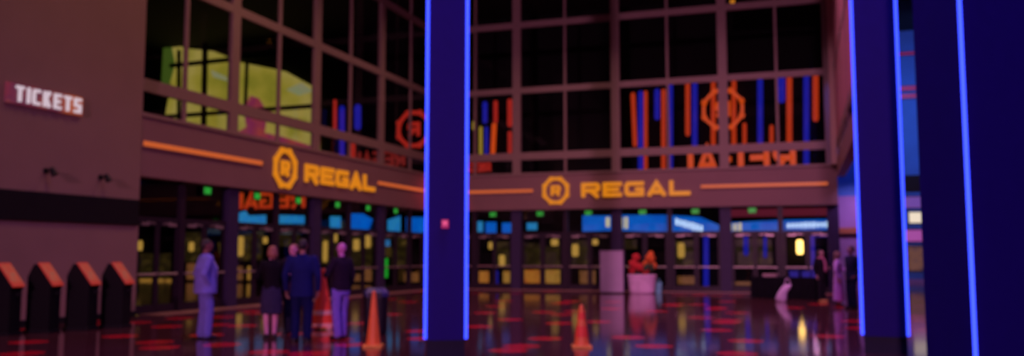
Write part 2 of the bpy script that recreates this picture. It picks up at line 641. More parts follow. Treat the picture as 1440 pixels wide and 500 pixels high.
# small wall spotlights
for (px_, py_, lb) in ((64, 240, 'small dark wall spotlight below the ticket sign'), (141, 249, 'small dark wall spotlight nearer the facade')):
    p = at_x(px_, py_, WX)
    o = thing('wall_spotlight', lb, 'spotlight', (WX, p.y, p.z), PI / 2, 'spotlights on the ticket wall')
    MB().cone((0, 0, 0), (0, -0.04, 0), 0.07, 0.06).build('mount', M['black'], o)
    MB().cone((0, -0.04, 0), (0.0, -0.16, 0.02), 0.02, 0.02).cone((0.0, -0.16, 0.06), (0.03, -0.24, -0.10), 0.05, 0.075).build('lamp_head', M['black'], o)

# ------------------------------------------------------------------ exit signs
ex = None
el = ['first', 'second', 'third', 'fourth', 'fifth', 'sixth', 'seventh', 'eighth']


def make_exit():
    o = thing('exit_sign', '', 'exit sign', (0, 0, 0), 0, 'green exit signs over the doors')
    MB().b2(-0.17, 0.17, -0.03, 0.03, -0.30, -0.06, 0.008).build('case', M['black'], o)
    MB().b2(-0.155, 0.155, -0.036, -0.03, -0.285, -0.075).build('face', M['exit_face'], o)
    MB().b2(-0.012, 0.012, -0.012, 0.012, -0.06, 0.0).build('stem', M['black'], o)
    t = MB()
    x = -0.138
    for ch in 'EXIT':
        w = 0.065 if ch != 'I' else 0.03
        for st in glyph(ch, w, 0.15, 0.022):
            t.stroke([(x + p[0], p[1] - 0.255) for p in st], 0.024, -0.044, -0.036)
        x += w + 0.016
    t.build('lettering', M['exit_green'], o)
    return o


for i, px_ in enumerate((694, 760, 828, 904, 978, 1058)):
    p = at(px_, 296, -0.1)
    lb = '%s green exit sign from the blue column on the right facade' % el[i]
    if ex is None:
        ex = make_exit(); ex['label'] = lb; ex.location = (p.x, -0.12, Z_H0)
    else:
        dup(ex, (p.x, -0.12, Z_H0), 0, lb)
for i, (px_, py_) in enumerate(((290, 262), (360, 271), (418, 278), (473, 285), (516, 290), (555, 294))):
    p = at_x(px_, py_, 0.1)
    dup(ex, (0.12, p.y, Z_H0), PI / 2, '%s green exit sign from the ticket wall on the left facade' % el[i])

# ------------------------------------------------------------------ neon reflections built as solid tubes, and lights, behind the glass
ORD = ['first', 'second', 'third', 'fourth', 'fifth', 'sixth', 'seventh', 'eighth', 'ninth', 'tenth', 'eleventh', 'twelfth', 'thirteenth', 'fourteenth']


def tube(px_, y0, y1, m, w=6, label='', px2=None):
    a, b = at(px_, y0, YW - 0.12), at(px2 if px2 else px_, y1, YW - 0.12)
    r = w / 27.8 / 2
    o = thing('neon_tube_reflection', label, 'neon tube', (b.x, YW - 0.12, b.z), 0, 'neon tube reflections built behind the glass')
    d = a - b
    MB().limb([(0, 0, 0), (d.x, 0, d.z)], [r, r], 10).build('tube', m, o, smooth=True)
    for tt in (0.15, 0.85):
        MB().b2(d.x * tt - r * 0.8, d.x * tt + r * 0.8, r * 0.6, 0.12, d.z * tt - 0.03, d.z * tt + 0.03).build('wall_mount', M['black'], o)


RT = [(1030, -12, 4, 'neon_y2', 6, 'small orange lamp built as a neon dash at the very top of the right windows'),  # a small lamp built as one more neon tube
      (890, 133, 203, 'neon_o', 6, 'leftmost orange reflected neon tube in the right upper windows'),
      (901, 131, 238, 'neon_b', 7, 'long blue reflected neon tube between the two leftmost orange tubes'),
      (908, 130, 238, 'neon_o', 5, 'thin orange reflected neon tube right of the long leftmost blue tube'),
      (924, 128, 165, 'neon_b', 7, 'short blue reflected neon tube in the right upper windows, left half'),
      (933, 128, 240, 'neon_o', 6, 'long orange reflected neon tube beside the short blue tube'),
      (943, 120, 236, 'neon_b', 6, 'long blue reflected neon tube just right of the long orange tube'),
      (967, 117, 188, 'neon_o', 6, 'orange reflected neon tube ending midway, left of the ring emblem'),
      (977, 117, 205, 'neon_b', 7, 'blue reflected neon tube nearest the left side of the ring emblem'),
      (1003, 112, 204, 'neon_o', 6, 'orange reflected neon tube crossing left part of the ring emblem'),
      (1032, 110, 204, 'neon_o', 6, 'orange reflected neon tube crossing right part of the ring emblem'),
      (1047, 175, 204, 'neon_o', 5, 'short low orange reflected neon tube just right of the ring emblem'),
      (1069, 112, 202, 'neon_b', 7, 'blue reflected neon tube first to the right of the ring emblem'),
      (1099, 108, 140, 'neon_b', 9, 'short high blue reflected neon tube right of the ring emblem'),
      (1085, 178, 205, 'neon_o', 5, 'short low orange reflected neon tube above the mirrored letters'),
      (1110, 107, 200, 'neon_o', 7, 'long orange reflected neon tube above the end of the mirrored letters'),
      (1134, 106, 232, 'neon_b', 7, 'rightmost blue reflected neon tube in the upper windows'),
      (1147, 106, 167, 'neon_o', 7, 'rightmost orange reflected neon tube in the upper windows'),
      (682, 146, 170, 'neon_b', 7, 'short upper blue reflected neon tube just right of the blue column'),
      (684, 180, 216, 'neon_b', 5, 'lower blue reflected neon tube just right of the blue column'),
      (697, 144, 170, 'neon_r', 6, 'short upper red reflected neon tube near the blue column'),
      (717, 142, 175, 'neon_r', 7, 'upper red reflected neon tube beside the thick mullion'),
      (717, 187, 216, 'neon_r', 6, 'lower red reflected neon tube beside the thick mullion'),
      (667, 173, 180, 'neon_y', 6, 'short yellow reflected neon dash right beside the blue column'),
      (676, 180, 216, 'neon_y', 5, 'slim yellow reflected neon tube right beside the blue column'),
      (695, 176, 218, 'neon_ol', 7, 'thick orange reflected neon tube under the short red tube'),
      (471, 142, 185, 'neon_r', 5, 'red reflected neon tube beside the yellow reflection in the left windows'),
      (481, 152, 240, 'neon_b', 8, 'long blue reflected neon tube beside the yellow reflection'),
      (503, 151, 178, 'neon_b', 10, 'short thick blue reflected neon tube in the left upper windows'),
      (496, 203, 222, 'neon_r', 8, 'short low red reflected neon tube above the left letters')]
for q in RT:
    p2 = None
    if q[0] == 890:
        p2 = 893
    if q[0] == 695:
        p2 = 693
    tube(q[0], q[1], q[2], M[q[3]], q[4], q[5], p2)

# mirrored emblem + letters (reflections in the glass, built as solid signs)
p = at(1017, 154, YW - 0.2)
badge('emblem_reflection', 'large reflected orange neon ring emblem in the right upper windows', (p.x, YW - 0.36, p.z), 0, 1.0, M['neon_ol'], 'neon ring emblem reflections in the glass', True, 0.15)
p = at(584, 182, YW - 0.2)
badge('emblem_reflection', 'reflected red neon ring emblem in left upper windows beside the blue column', (p.x, YW - 0.36, p.z), 0, 1.02, M['neon_r'], 'neon ring emblem reflections in the glass', True, 0.2)


def mirrored(x0, x1, y0, y1, m, label):
    a, b = at(x0, y1, YW - 0.1), at(x1, y1, YW - 0.1)
    t = at(x0, y0, YW - 0.1)
    o = thing('neon_letter_sign', label, 'neon sign', (a.x, YW - 0.30, a.z), 0, 'neon letter reflections in the glass')
    L = b.x - a.x
    h = t.z - a.z
    word('REGAL', L * 0.205, L * 0.18, h, h * 0.2, o, m, 'letter', 0.1, True)
    MB().b2(0, L, 0.0, 0.04, h * .05, h * .05 + .05).build('support_rail', M['black'], o)


mirrored(946, 1120, 207, 245, M['neon_ol'], 'reflected orange neon letters low in the right upper windows')
mirrored(326, 432, 272, 294, M['neon_o'], 'reflected orange letters seen over the left doors')
mirrored(497, 572, 215, 236, M['neon_rd'], 'reflected dim red neon letters behind the left fascia edge')
mirrored(640, 692, 231, 243, M['neon_r'], 'small reflected red neon letters beside the blue column')

# yellow reflection in the left upper windows, built as a lit mural
def poly_panel(pts, Y, th, m, name, parent, z0):
    P = [at(x, y, Y) for x, y in pts]
    g = MB().prism([(q.x - z0.x, q.z - z0.z) for q in P], 0, th)
    return g.build(name, m, parent, (0, Y - z0.y, 0))


o0 = at(228, 225, 5.7)
mu = thing('mural_reflection', 'large yellow-green mural reflection in the left upper windows', 'mural', (o0.x, 5.7, o0.z), 0)
M['mural'] = emit_noise('mural_print', [(0.17, 0.16, 0.014), (0.27, 0.22, 0.026), (0.33, 0.26, 0.06), (0.22, 0.19, 0.02)], 0.35, 0.95)
M['mural_g'] = emit('mural_green_edge', (0.04, 0.07, 0.008))
M['mural_p'] = emit_noise('mural_pink', [(0.32, 0.05, 0.03), (0.20, 0.02, 0.07), (0.30, 0.07, 0.04)], 0.8, 0.9)
M['mural_w'] = emit_noise('mural_swoosh', [(0.20, 0.26, 0.12), (0.28, 0.24, 0.14)], 0.8, 0.9)
poly_panel([(232, 58), (262, 68), (300, 72), (340, 88), (400, 100), (440, 122), (446, 150), (448, 230), (226, 230), (230, 175), (240, 120)], 5.7, 0.2, M['mural'], 'print', mu, o0)
poly_panel([(230, 58), (240, 60), (246, 90), (236, 125), (226, 132)], 5.66, 0.04, M['mural_g'], 'print', mu, o0)
poly_panel([(342, 152), (352, 134), (364, 138), (376, 158), (372, 186), (398, 192), (442, 206), (446, 228), (320, 228), (330, 188), (346, 178)], 5.66, 0.04, M['mural_p'], 'print', mu, o0)
poly_panel([(296, 98), (318, 108), (320, 114), (300, 108)], 5.66, 0.04, M['mural_w'], 'print', mu, o0)
poly_panel([(402, 126), (424, 116), (440, 128), (420, 134)], 5.66, 0.04, M['mural_w'], 'print', mu, o0)
fr = MB()  # dark bars stand in for mullions mirrored in the glass
for (x0_, y0_, x1_, y1_, w) in ((238, 92, 446, 70, 6), (226, 164, 446, 148, 6), (250, 70, 250, 228, 4), (287, 60, 284, 228, 7), (346, 86, 343, 160, 3)):
    a, b = at(x0_, y0_, 5.5), at(x1_, y1_, 5.5)
    fr.stroke([(a.x - o0.x, a.z - o0.z), (b.x - o0.x, b.z - o0.z)], w / 26.0, -0.2, 0.0)
fr.build('frame', M['black'], mu)

# blue screen reflections in the glass, built as solid screens
def screen(pts, label, m='screen', marks=(), Y=5.4):
    o_ = at(pts[0][0], pts[0][1], Y)
    t = thing('screen_reflection', label, 'screen', (o_.x, Y, o_.z), 0, 'blue menu screen reflections in the glass')
    P = [at(x, y, Y) for x, y in pts]
    c = [(q.x - o_.x, q.z - o_.z) for q in P]
    MB().prism(c, 0.02, 0.12).build('housing', M['black'], t)
    MB().prism(c, 0.0, 0.02).build('display', M[m], t)
    for tt in (0.2, 0.8):
        bx = c[0][0] * (1 - tt) + c[1][0] * tt
        MB().b2(bx - 0.03, bx + 0.03, 0.12, YW - Y, -0.34, -0.26).build('wall_mount', M['black'], t)
    for mk in marks:
        Q = [at(x, y, Y) for x, y in mk[0]]
        MB().prism([(q.x - o_.x, q.z - o_.z) for q in Q], -0.015, 0.0).build('lit_mark', M[mk[1]], t)


def squiggle(x0, y0, x1, y1, h, m, n=9):
    out = []
    for k in range(n):
        a = k / n
        b = (k + 0.68) / n
        xa, xb = x0 + (x1 - x0) * a, x0 + (x1 - x0) * b
        ya, yb = y0 + (y1 - y0) * a, y0 + (y1 - y0) * b
        k2 = h * random.uniform(0.75, 1.05) / 2
        out.append((((xa, ya - k2), (xb, yb - k2), (xb, yb + k2), (xa, ya + k2)), m))
    return out


screen([(819, 303), (859, 303), (859, 324), (819, 325)], 'reflected blue menu screen left of the pier behind the lavender board', 'screen', squiggle(852, 312, 860, 312, 14, 'cream_text', 1))
screen([(872, 302), (935, 302), (935, 326), (872, 324)], 'wide plain reflected blue menu screen above the planter of blooms', 'screen', squiggle(872, 313, 885, 313, 18, 'cream_text', 2))
screen([(936, 302), (985, 305), (1011, 316), (1011, 325), (980, 327), (936, 326)], 'reflected blue menu screen with slanted white marks', 'screen', squiggle(950, 311, 990, 322, 10, 'white_text', 7))
screen([(1022, 313), (1102, 309), (1102, 327), (1022, 327)], 'reflected blue menu screen between dark pier and the slim white marks', 'screen', squiggle(1025, 319, 1045, 319, 12, 'cream_text', 3))
screen([(1103, 309), (1176, 308), (1176, 325), (1103, 327)], 'rightmost reflected blue menu screen with a row of white marks', 'screen', squiggle(1107, 317, 1172, 315, 8, 'white_text', 11) + squiggle(1168, 316, 1175, 316, 14, 'white_text', 1))
screen([(665, 311), (679, 311), (679, 326), (665, 325)], 'small reflected blue screen directly right of the blue column', 'screencyan')
screen([(683, 312), (698, 312), (698, 330), (683, 328)], 'small square reflected blue screen, second right of the blue column', 'screen')
screen([(706, 313), (723, 313), (723, 328), (706, 329)], 'small reflected blue screen, third right of the blue column', 'screen')
screen([(741, 313), (755, 313), (755, 323), (741, 323)], 'dim small reflected cyan screen under the right emblem', 'screencyan')
screen([(571, 305), (598, 305), (598, 329), (571, 328)], 'reflected blue screen directly left of the blue column', 'screen')
screen([(545, 309), (563, 303), (563, 325), (545, 326)], 'reflected cyan screen with slanted edge over the green-lit sign', 'screencyan')
screen([(493, 300), (510, 300), (524, 308), (518, 324), (493, 325)], 'large plain reflected blue screen over the left doors', 'screen')
screen([(464, 304), (479, 304), (479, 321), (464, 321)], 'small reflected cyan screen above the man with a bald head', 'screencyan')
screen([(391, 302), (428, 303), (428, 314), (391, 314)], 'wide low reflected cyan screen above the man in navy suit', 'screencyan')
screen([(333, 300), (345, 296), (350, 303), (374, 302), (374, 314), (333, 312)], 'wide low reflected blue screen above the woman in a skirt', 'screencyan')

# dark red strip above the right screens
a, b = at(1022, 300, 5.6), at(1178, 300, 5.6)
o = thing('red_light_strip', 'long dim red light strip above the rightmost blue screens', 'light strip', (a.x, 5.6, a.z), 0)
M['dimred'] = emit('dim_red_strip', (0.10, 0.008, 0.02))
MB().b2(0, b.x - a.x, 0.05, 0.4, -0.18, 0.22).build('mounting_channel', M['black'], o)
MB().b2(0, b.x - a.x, 0.0, 0.05, -0.16, 0.2).build('tube', M['dimred'], o)

# warm-lit display cases on the hall floor
def case(px_, pw, y0, y1, m, label, Y=5.0):
    a, b = at(px_ - pw / 2, y1, Y), at(px_ + pw / 2, y0, Y)
    w, z0, z1 = b.x - a.x, max(0.12, a.z), b.z
    t = thing('display_case', label, 'display case', (a.x + w / 2, Y, 0), 0, 'warm-lit display cases in the far hall')
    MB().b2(-w / 2 - .04, w / 2 + .04, 0.06, 0.5, 0, z1 + .05, 0.01).build('cabinet', M['black'], t)
    MB().b2(-w / 2, w / 2, 0.0, 0.06, z0, z1).build('lit_front', M[m], t)
    MB().b2(-w / 2 - .05, w / 2 + .05, -0.03, 0.52, z1 + .05, z1 + .10).build('top', M['black'], t)


CASES = [(679, 16, 381, 403, 'warmo', 'orange-lit display case just right of the blue column'),
         (714, 13, 381, 403, 'warm', 'narrow orange-lit display case, second right of the blue column'),
         (748, 21, 379, 402, 'warmo', 'bright orange display case under the right emblem'),
         (777, 20, 379, 402, 'warm', 'yellow-orange display case left of the tall safety cone'),
         (826, 22, 380, 404, 'warmdim', 'dim brown display case left of the lavender board'),
         (966, 26, 388, 399, 'warmdim', 'low dim display case right of the planter of blooms'),
         (1045, 30, 396, 403, 'warmdim', 'low dim display case left of the black-clothed table'),
         (217, 46, 402, 428, 'warm', 'wide low yellow-lit display case beside the ticket wall'),
         (270, 16, 370, 400, 'warmdim', 'dim orange display case behind the man in lavender suit'),
         (335, 12, 374, 408, 'warmdim', 'dim orange case between the lavender suit and the skirt'),
         (353, 12, 374, 408, 'warm', 'amber case directly left of the woman in a skirt'),
         (500, 12, 385, 405, 'warmdim', 'dim amber case right of the bald man'),
         (517, 10, 378, 404, 'warmdim', 'dim narrow amber case above the black bin'),
         (578, 20, 383, 396, 'warmdim', 'dim pinkish amber case left of the blue column')]
for q in CASES:
    case(*q)

# sconces and hanging lamps
def lamp(px_, y0, y1, w, m, label, Y=5.7):
    a, b = at(px_, y1, Y), at(px_, y0, Y)
    r = w / 27.5 / 2
    h = b.z - a.z
    t = thing('wall_sconce', label, 'wall lamp', (a.x, Y, a.z), 0, 'wall sconces in the far hall')
    MB().loft([(0, 0, 0, r * .7, r * .7), (0, 0, h * .15, r, r), (0, 0, h * .85, r, r), (0, 0, h, r * .7, r * .7)], 16).build('shade', M[m], t)
    MB().b2(-r * .5, r * .5, r * .6, YW - Y, h * .4, h * .6).build('bracket', M['lampmetal'], t)
    MB().cone((0, 0, h), (0, 0, h + .08), r * .75, r * .4).build('cap', M['lampmetal'], t)


LAMPS = [(1125, 337, 357, 8, 'lamp', 'brightest tall wall lamp above the black-clothed table'),
         (958, 341, 362, 9, 'lampdim', 'yellow wall lamp behind doors right of the planter'),
         (809, 343, 360, 9, 'lampdim', 'yellow wall lamp behind doors left of the lavender board'),
         (837, 336, 344, 8, 'lampdim', 'small dim wall lamp just left of the lavender board'),
         (706, 358, 374, 8, 'lampdim', 'dim wall lamp right of the blue column'),
         (690, 340, 350, 6, 'lampdim', 'tiny wall lamp nearest the right side of blue column'),
         (780, 336, 345, 10, 'lampdim', 'small wall lamp below the right emblem'),
         (197, 338, 352, 7, 'lampdim', 'wall lamp nearest the ticket wall'),
         (269, 340, 353, 8, 'lampdim', 'wall lamp just left of the head in lavender suit'),
         (338, 332, 360, 9, 'lampdim', 'tall dim wall lamp left of the skirted woman'),
         (373, 333, 342, 7, 'lampdim', 'small wall lamp above the skirted woman'),
         (457, 338, 368, 7, 'lampdim', 'slim wall lamp left of the bald head'),
         (471, 325, 340, 7, 'lampdim', 'small wall lamp above the bald head'),
         (501, 336, 352, 9, 'lampdim', 'yellow wall lamp right of the bald head'),
         (517, 330, 348, 8, 'lampdim', 'pale wall lamp above the black bin')]
for q in LAMPS:
    lamp(*q)

# olive-lit panels glimpsed through the doors
def panel(px_, pw, y0, y1, m, label, name='lit_wall_panel', cat='wall panel', Y=5.9, group='dim olive wall panels'):
    a, b = at(px_ - pw / 2, y1, Y), at(px_ + pw / 2, y0, Y)
    t = thing(name, label, cat, (a.x, Y, a.z), 0, group)
    w, h = b.x - a.x, b.z - a.z
    MB().b2(0, w, 0, YW - Y, 0, h).build('display', M[m], t)
    f = MB().b2(-.05, 0, -.03, YW - Y, -.05, h + .05).b2(w, w + .05, -.03, YW - Y, -.05, h + .05).b2(0, w, -.03, YW - Y, -.05, 0).b2(0, w, -.03, YW - Y, h, h + .05)
    f.build('frame', M['black'], t)


for q in [(750, 24, 342, 374, 'olive', 'olive-lit wall panel under the right emblem'),
          (776, 22, 346, 374, 'olive', 'olive-lit wall panel right of the right emblem'),
          (817, 26, 338, 372, 'olive', 'olive-lit wall panel left of the lavender board'),
          (705, 22, 340, 376, 'olive', 'olive-lit wall panel beside the blue column'),
          (958, 34, 338, 376, 'olive', 'olive-lit wall panel behind the yellow lamp'),
          (1060, 50, 335, 374, 'olive', 'olive-lit wall panel left of the brightest lamp'),
          (885, 20, 336, 350, 'olive', 'small olive-lit wall panel above the red blooms'),
          (218, 46, 356, 398, 'olive', 'large olive-lit wall panel beside the ticket wall'),
          (272, 34, 326, 368, 'olive', 'olive-lit wall panel behind the lavender suit'),
          (350, 40, 326, 366, 'olive', 'olive-lit wall panel left of the skirted woman'),
          (405, 36, 324, 346, 'olive', 'olive-lit wall panel above the navy suit'),
          (463, 26, 328, 372, 'olive', 'olive-lit wall panel behind the bald man'),
          (508, 32, 330, 380, 'olive', 'olive-lit wall panel right of the bald man'),
          (556, 32, 332, 376, 'olive', 'olive-lit wall panel right of the green sign')]:
    panel(*q)

# green lit upright sign and cyan small panel
M['greenlit'] = emit('green_lit', (0.01, 0.36, 0.02))
M['bluelit'] = emit('small_blue_lit', (0.02, 0.14, 0.36))
panel(541, 10, 363, 390, 'greenlit', 'bright green lit upright sign behind the left doors', 'lit_sign', 'sign', 5.6, 'small lit signs')
panel(541, 16, 337, 346, 'bluelit', 'small blue lit sign above the green one', 'lit_sign', 'sign', 5.6, 'small lit signs')
# reflected blue vertical neon and a blue-framed opening at the right
for q in [(993, 332, 404, 'neon_b', 7, 'tall blue reflected neon tube in the doors right of the yellow lamp'),
          (1049, 328, 356, 'neon_b', 6, 'short blue reflected neon tube in the doors left of the brightest lamp'),
          (1076, 334, 360, 'neon_b', 4, 'thin blue reflected neon tube near the olive panel'),
          (698, 382, 408, 'neon_b', 5, 'low blue reflected neon tube between two orange display cases')]:
    tube(q[0], q[1], q[2], M[q[3]], q[4], q[5])
a, b = at(1140, 398, 5.7), at(1171, 326, 5.7)
o = thing('neon_doorway', 'blue neon outlined doorway behind the group on the right', 'doorway', (a.x, 5.75, 0), 0)
w, h = b.x - a.x, b.z
g = MB().b2(0, .22, 0, .2, 0, h).b2(w - .22, w, 0, .2, 0, h).b2(.22, w - .22, 0, .2, h - .2, h)
M['neon_bv'] = emit('blue_violet_neon', (0.02, 0.012, 0.30))
g.build('tube', M['neon_bv'], o)
MB().b2(.22, w - .22, .1, .2, 0.0, h - .2).build('door_leaf', M['black'], o)

# ------------------------------------------------------------------ right end: side facade and lit alcove
SX = 17.45
struct(MB().b2(SX - .05, SX + .25, -13, -0.2, Z_H0 + 1.1, Z_H1 + .2).build(nid('trim'), M['fascia']))
M['palepost'] = mat('pale_post', (0.55, 0.36, 0.30), 0.5, var=.05)
M['pinkpanel'] = mat('pink_lit_panel', (0.55, 0.20, 0.24), 0.5, var=0.15, scale=0.6)  # pink light on the side panels is put into the base colour
wS = sempty(nid('window'), (SX, 0, 0))
MB().b2(-.02, .02, -13, -.3, Z_H1 + .2, 14).build('glass_pane', M['glass'], wS)
for z, h in TRANS[:3]:
    MB().b2(-.05, .15, -13, -.3, z - h / 2, z + h / 2).build('transom', M['frame'], wS)
for y in (-2.4, -4.8, -7.2, -9.6):
    MB().b2(-.05, .15, y - .1, y + .1, Z_H1, 14).build('mullion', M['frame'], wS)
MB().b2(-.04, -.02, -13, -.3, 6.1, 12).build('lit_panel', M['pinkpanel'], wS)
struct(MB().b2(13.4, 19, -1.2, -.3, 12.1, 14).build(nid('trim'), M['ceil']))
# pale end post
struct(MB().b2(17.20, 17.42, -.5, -.23, Z_H1, 13.9).build(nid('trim'), M['palepost']))
# alcove wall, lavender with an orange ledge
M['lav'] = mat('lavender_wall', (0.42, 0.24, 0.50), 0.6, var=0.08, scale=1.5)
M['wall_bluelight'] = mat('wall_with_blue_light', (0.05, 0.22, 0.60), 0.6, var=0.1, scale=0.8)  # blue light on these walls is put into the base colour
M['ledge'] = mat('copper_ledge', (0.50, 0.18, 0.07), 0.5, var=0.1)
struct(MB().b2(17.4, 19.0, 1.0, 1.3, 0, 3.9).build('wall_alcove', M['lav']))
struct(MB().b2(17.4, 19.0, 1.0, 1.3, 3.9, 14).build('wall_alcove_upper', M['wall_bluelight']))
la = at(1190, 324, 0.9)
struct(MB().b2(17.4, 19.05, 0.85, 1.0, la.z - .11, la.z + .12).build(nid('trim'), M['ledge']))
# passage and back wall seen between the columns
struct(MB().b2(18.6, 26, 15.5, 15.8, 0, 14).build('wall_passage', M['wall_bluelight']))
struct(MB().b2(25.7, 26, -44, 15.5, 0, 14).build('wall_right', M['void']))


def passage_item(name, label, cat, x0, x1, y0, y1, m, th=0.08, group=None, frame=True):
    a, b = at(x0, y1, 15.4), at(x1, y0, 15.4)
    o = thing(name, label, cat, (a.x, 15.5, a.z), 0, group)
    w, h = b.x - a.x, b.z - a.z
    MB().b2(0, w, -th, -0.03, 0, h).build('panel', m, o)
    MB().b2(-.06, w + .06, -.03, 0, -.06, h + .06).build('wall_mount', M['black'], o)


GP = 'red light bars on the passage wall'
M['redbar'] = emit('passage_red', (0.22, 0.01, 0.10))
M['whitebox'] = emit('white_light_box', (0.85, 0.72, 0.55))
M['pinklit'] = emit('pink_light_box', (0.32, 0.06, 0.30))
M['lavlit'] = emit('lavender_light_box', (0.12, 0.05, 0.30))
passage_item('red_light_bar', 'highest red light bar between the two right columns', 'light bar', 1262, 1300, 72, 77, M['redbar'], group=GP)
passage_item('red_light_bar', 'middle red light bar between the two right columns', 'light bar', 1262, 1300, 120, 127, M['redbar'], group=GP)
passage_item('red_light_bar', 'lowest red light bar between the two right columns', 'light bar', 1262, 1300, 131, 138, M['redbar'], group=GP)
passage_item('dark_vent', 'dark square vent on the blue-lit passage wall', 'vent', 1274, 1294, 247, 268, M['black'])
passage_item('light_box', 'lavender light box above the white sign in the passage', 'light box', 1270, 1300, 276, 292, M['lavlit'], group='light boxes in the passage')
passage_item('light_box', 'small glowing white sign between the two right columns', 'light box', 1279, 1296, 298, 313, M['whitebox'], group='light boxes in the passage')
passage_item('light_box', 'pink light box below the white sign in the passage', 'light box', 1270, 1300, 323, 339, M['pinklit'], group='light boxes in the passage')
M['poster'] = emit_noise('poster_print', [(0.05, 0.02, 0.02), (0.14, 0.06, 0.03), (0.02, 0.01, 0.03)], 2.0, 0.8)
passage_item('framed_poster', 'dark brownish framed poster low in the passage', 'poster', 1278, 1298, 346, 380, M['poster'])
struct(MB().b2(18.6, 25.7, 15.4, 15.5, 0, .2).build('baseboard_passage', M['lav']))

# ------------------------------------------------------------------ blue columns
def column(loc, rz, w, d, strips, label):
    t = thing('neon_column', label, 'column', loc, rz, 'blue neon columns')
    MB().b2(-w / 2, w / 2, 0, d, 0.26, 14).build('shaft', M['column'], t)
    MB().b2(-w / 2 + .02, w / 2 - .02, .02, d - .02, 0, .26).build('plinth', M['plinth'], t)
    for (sx, sy) in strips:
        MB().cone((sx, sy, 0.28), (sx, sy, 13.9), 0.023, 0.023, 12).build('light_strip', M['bluestrip'], t, smooth=True)
    return t


def face_cam(p):
    d = CAM - p
    return math.atan2(d.x, -d.y)


p = on_floor(626.5, 503)
w1 = 0.605
c1 = column(p, face_cam(p), w1, w1, [(-w1 / 2, 0), (w1 / 2, 0)], 'blue neon-edged column left of the right facade emblem')
p = on_floor(1246, 497)
w2 = 0.655
column(p, face_cam(p), w2, w2, [(-w2 / 2, 0), (w2 / 2, 0)], 'middle blue column with two neon edges beside the group of three')
# nearest column, turned corner first
dcor = 9.5
d3 = ray(1372, 500); hor = Vector((d3.x, d3.y, 0)); hor = hor / hor.dot(FV)
p = Vector((CAM.x, CAM.y, 0)) + hor * dcor
rz3 = face_cam(p)
w3 = 0.8
phi = math.radians(39)
w3 = 1.15
t3 = column(p, rz3 + phi, w3, 0.8, [(-w3 / 2, 0), (w3 / 2, 0)], 'nearest blue column at the right edge of the picture')
# put its left front corner on p
rt = Matrix.Rotation(t3.rotation_euler.z, 3, 'Z')
t3.location = p - rt @ Vector((-w3 / 2, 0, 0))

# red alarm on the first column; its glow is added to keep it bright
rt = Matrix.Rotation(c1.rotation_euler.z, 3, 'Z')
pz = CAM.z + (358 - 314) * 12.8 / F
q = c1.location + rt @ Vector((-0.02, 0, pz))
o = thing('fire_alarm', 'small red alarm box with added glow on the left blue column', 'alarm', q, c1.rotation_euler.z)
M['alarm'] = emit('alarm_added_glow', (0.32, 0.008, 0.10))
M['alarmlens'] = emit('alarm_lens', (0.75, 0.08, 0.22))
MB().b2(-.06, .06, -.012, 0, -.07, .07).build('mount_plate', M['black'], o)
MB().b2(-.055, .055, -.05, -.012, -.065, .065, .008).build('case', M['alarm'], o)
MB().b2(-.035, .035, -.07, -.05, -.02, .045, .006).build('lens', M['alarmlens'], o)

# ------------------------------------------------------------------ ticket kiosks
M['kblack'] = mat('kiosk_black', (0.005, 0.005, 0.007), 0.6, spec=0.15)
M['kscreen'] = emit_noise('kiosk_screen', [(0.34, 0.016, 0.010), (0.36, 0.045, 0.02), (0.16, 0.08, 0.06)], 7.0, 0.85)
M['kred'] = emit('kiosk_red_edge', (0.36, 0.018, 0.010), 0.8)
ki = None
for i, (px_, py_) in enumerate(((18, 471), (74, 467), (128, 463.5), (176, 460))):
    p = on_floor(px_, py_)
    lb = ['leftmost ticket kiosk at the left edge of the picture', 'second ticket kiosk from the left along the wall', 'third ticket kiosk from the left along the wall', 'rightmost ticket kiosk next to the glass doors'][i]
    if ki is None:
        ki = thing('ticket_kiosk', lb, 'kiosk', (0, 0, 0), PI / 2 + .22, 'black ticket kiosks along the wall')
        # local -y faces the lobby
        MB().b2(-.20, .20, -.04, .50, 0, .06, .01).build('base', M['black'], ki)
        b = MB()
        prof = [(-.02, .06), (.46, .06), (.46, 1.10), (.34, 1.34), (.26, 1.34), (-.06, .92), (-.02, .84)]
        av = [b.bm.verts.new((-.17, y, z)) for y, z in prof]
        bv = [b.bm.verts.new((.17, y, z)) for y, z in prof]
        b.bm.faces.new(av); b.bm.faces.new(list(reversed(bv)))
        for k in range(len(prof)):
            b.bm.faces.new((av[k], bv[k], bv[(k + 1) % len(prof)], av[(k + 1) % len(prof)]))
        b.build('cabinet', M['kblack'], ki)
        ang = math.atan2(.42, .32)
        MB().box((0, .10, 1.13), (.34, .56, .03), (ang, 0, 0), .006).build('bezel', M['kred'], ki, (0, -.012, .010))
        MB().box((0, .10, 1.13), (.29, .42, .012), (ang, 0, 0)).build('screen', M['kscreen'], ki, (0, -.028, .022))
        MB().box((.07, -.035, .76), (.12, .05, .05), None, .008).build('printer_slot', M['black'], ki)
        ki.location = p
    else:
        dup(ki, p, PI / 2 + .22, lb)

# ------------------------------------------------------------------ cones, bin, panel, planter, table
def tint(name, col, rough=.6):
    return mat(name, col, rough, var=.08, scale=8)


M['cone_o'] = tint('cone_orange', (0.90, 0.20, 0.04), .5)
M['cone_r'] = tint('cone_red', (0.90, 0.075, 0.03), .6)
M['cone_w'] = tint('cone_band', (0.85, 0.45, 0.38), .5)
M['cone_y'] = tint('cone_yellow_base', (0.90, 0.38, 0.05), .5)


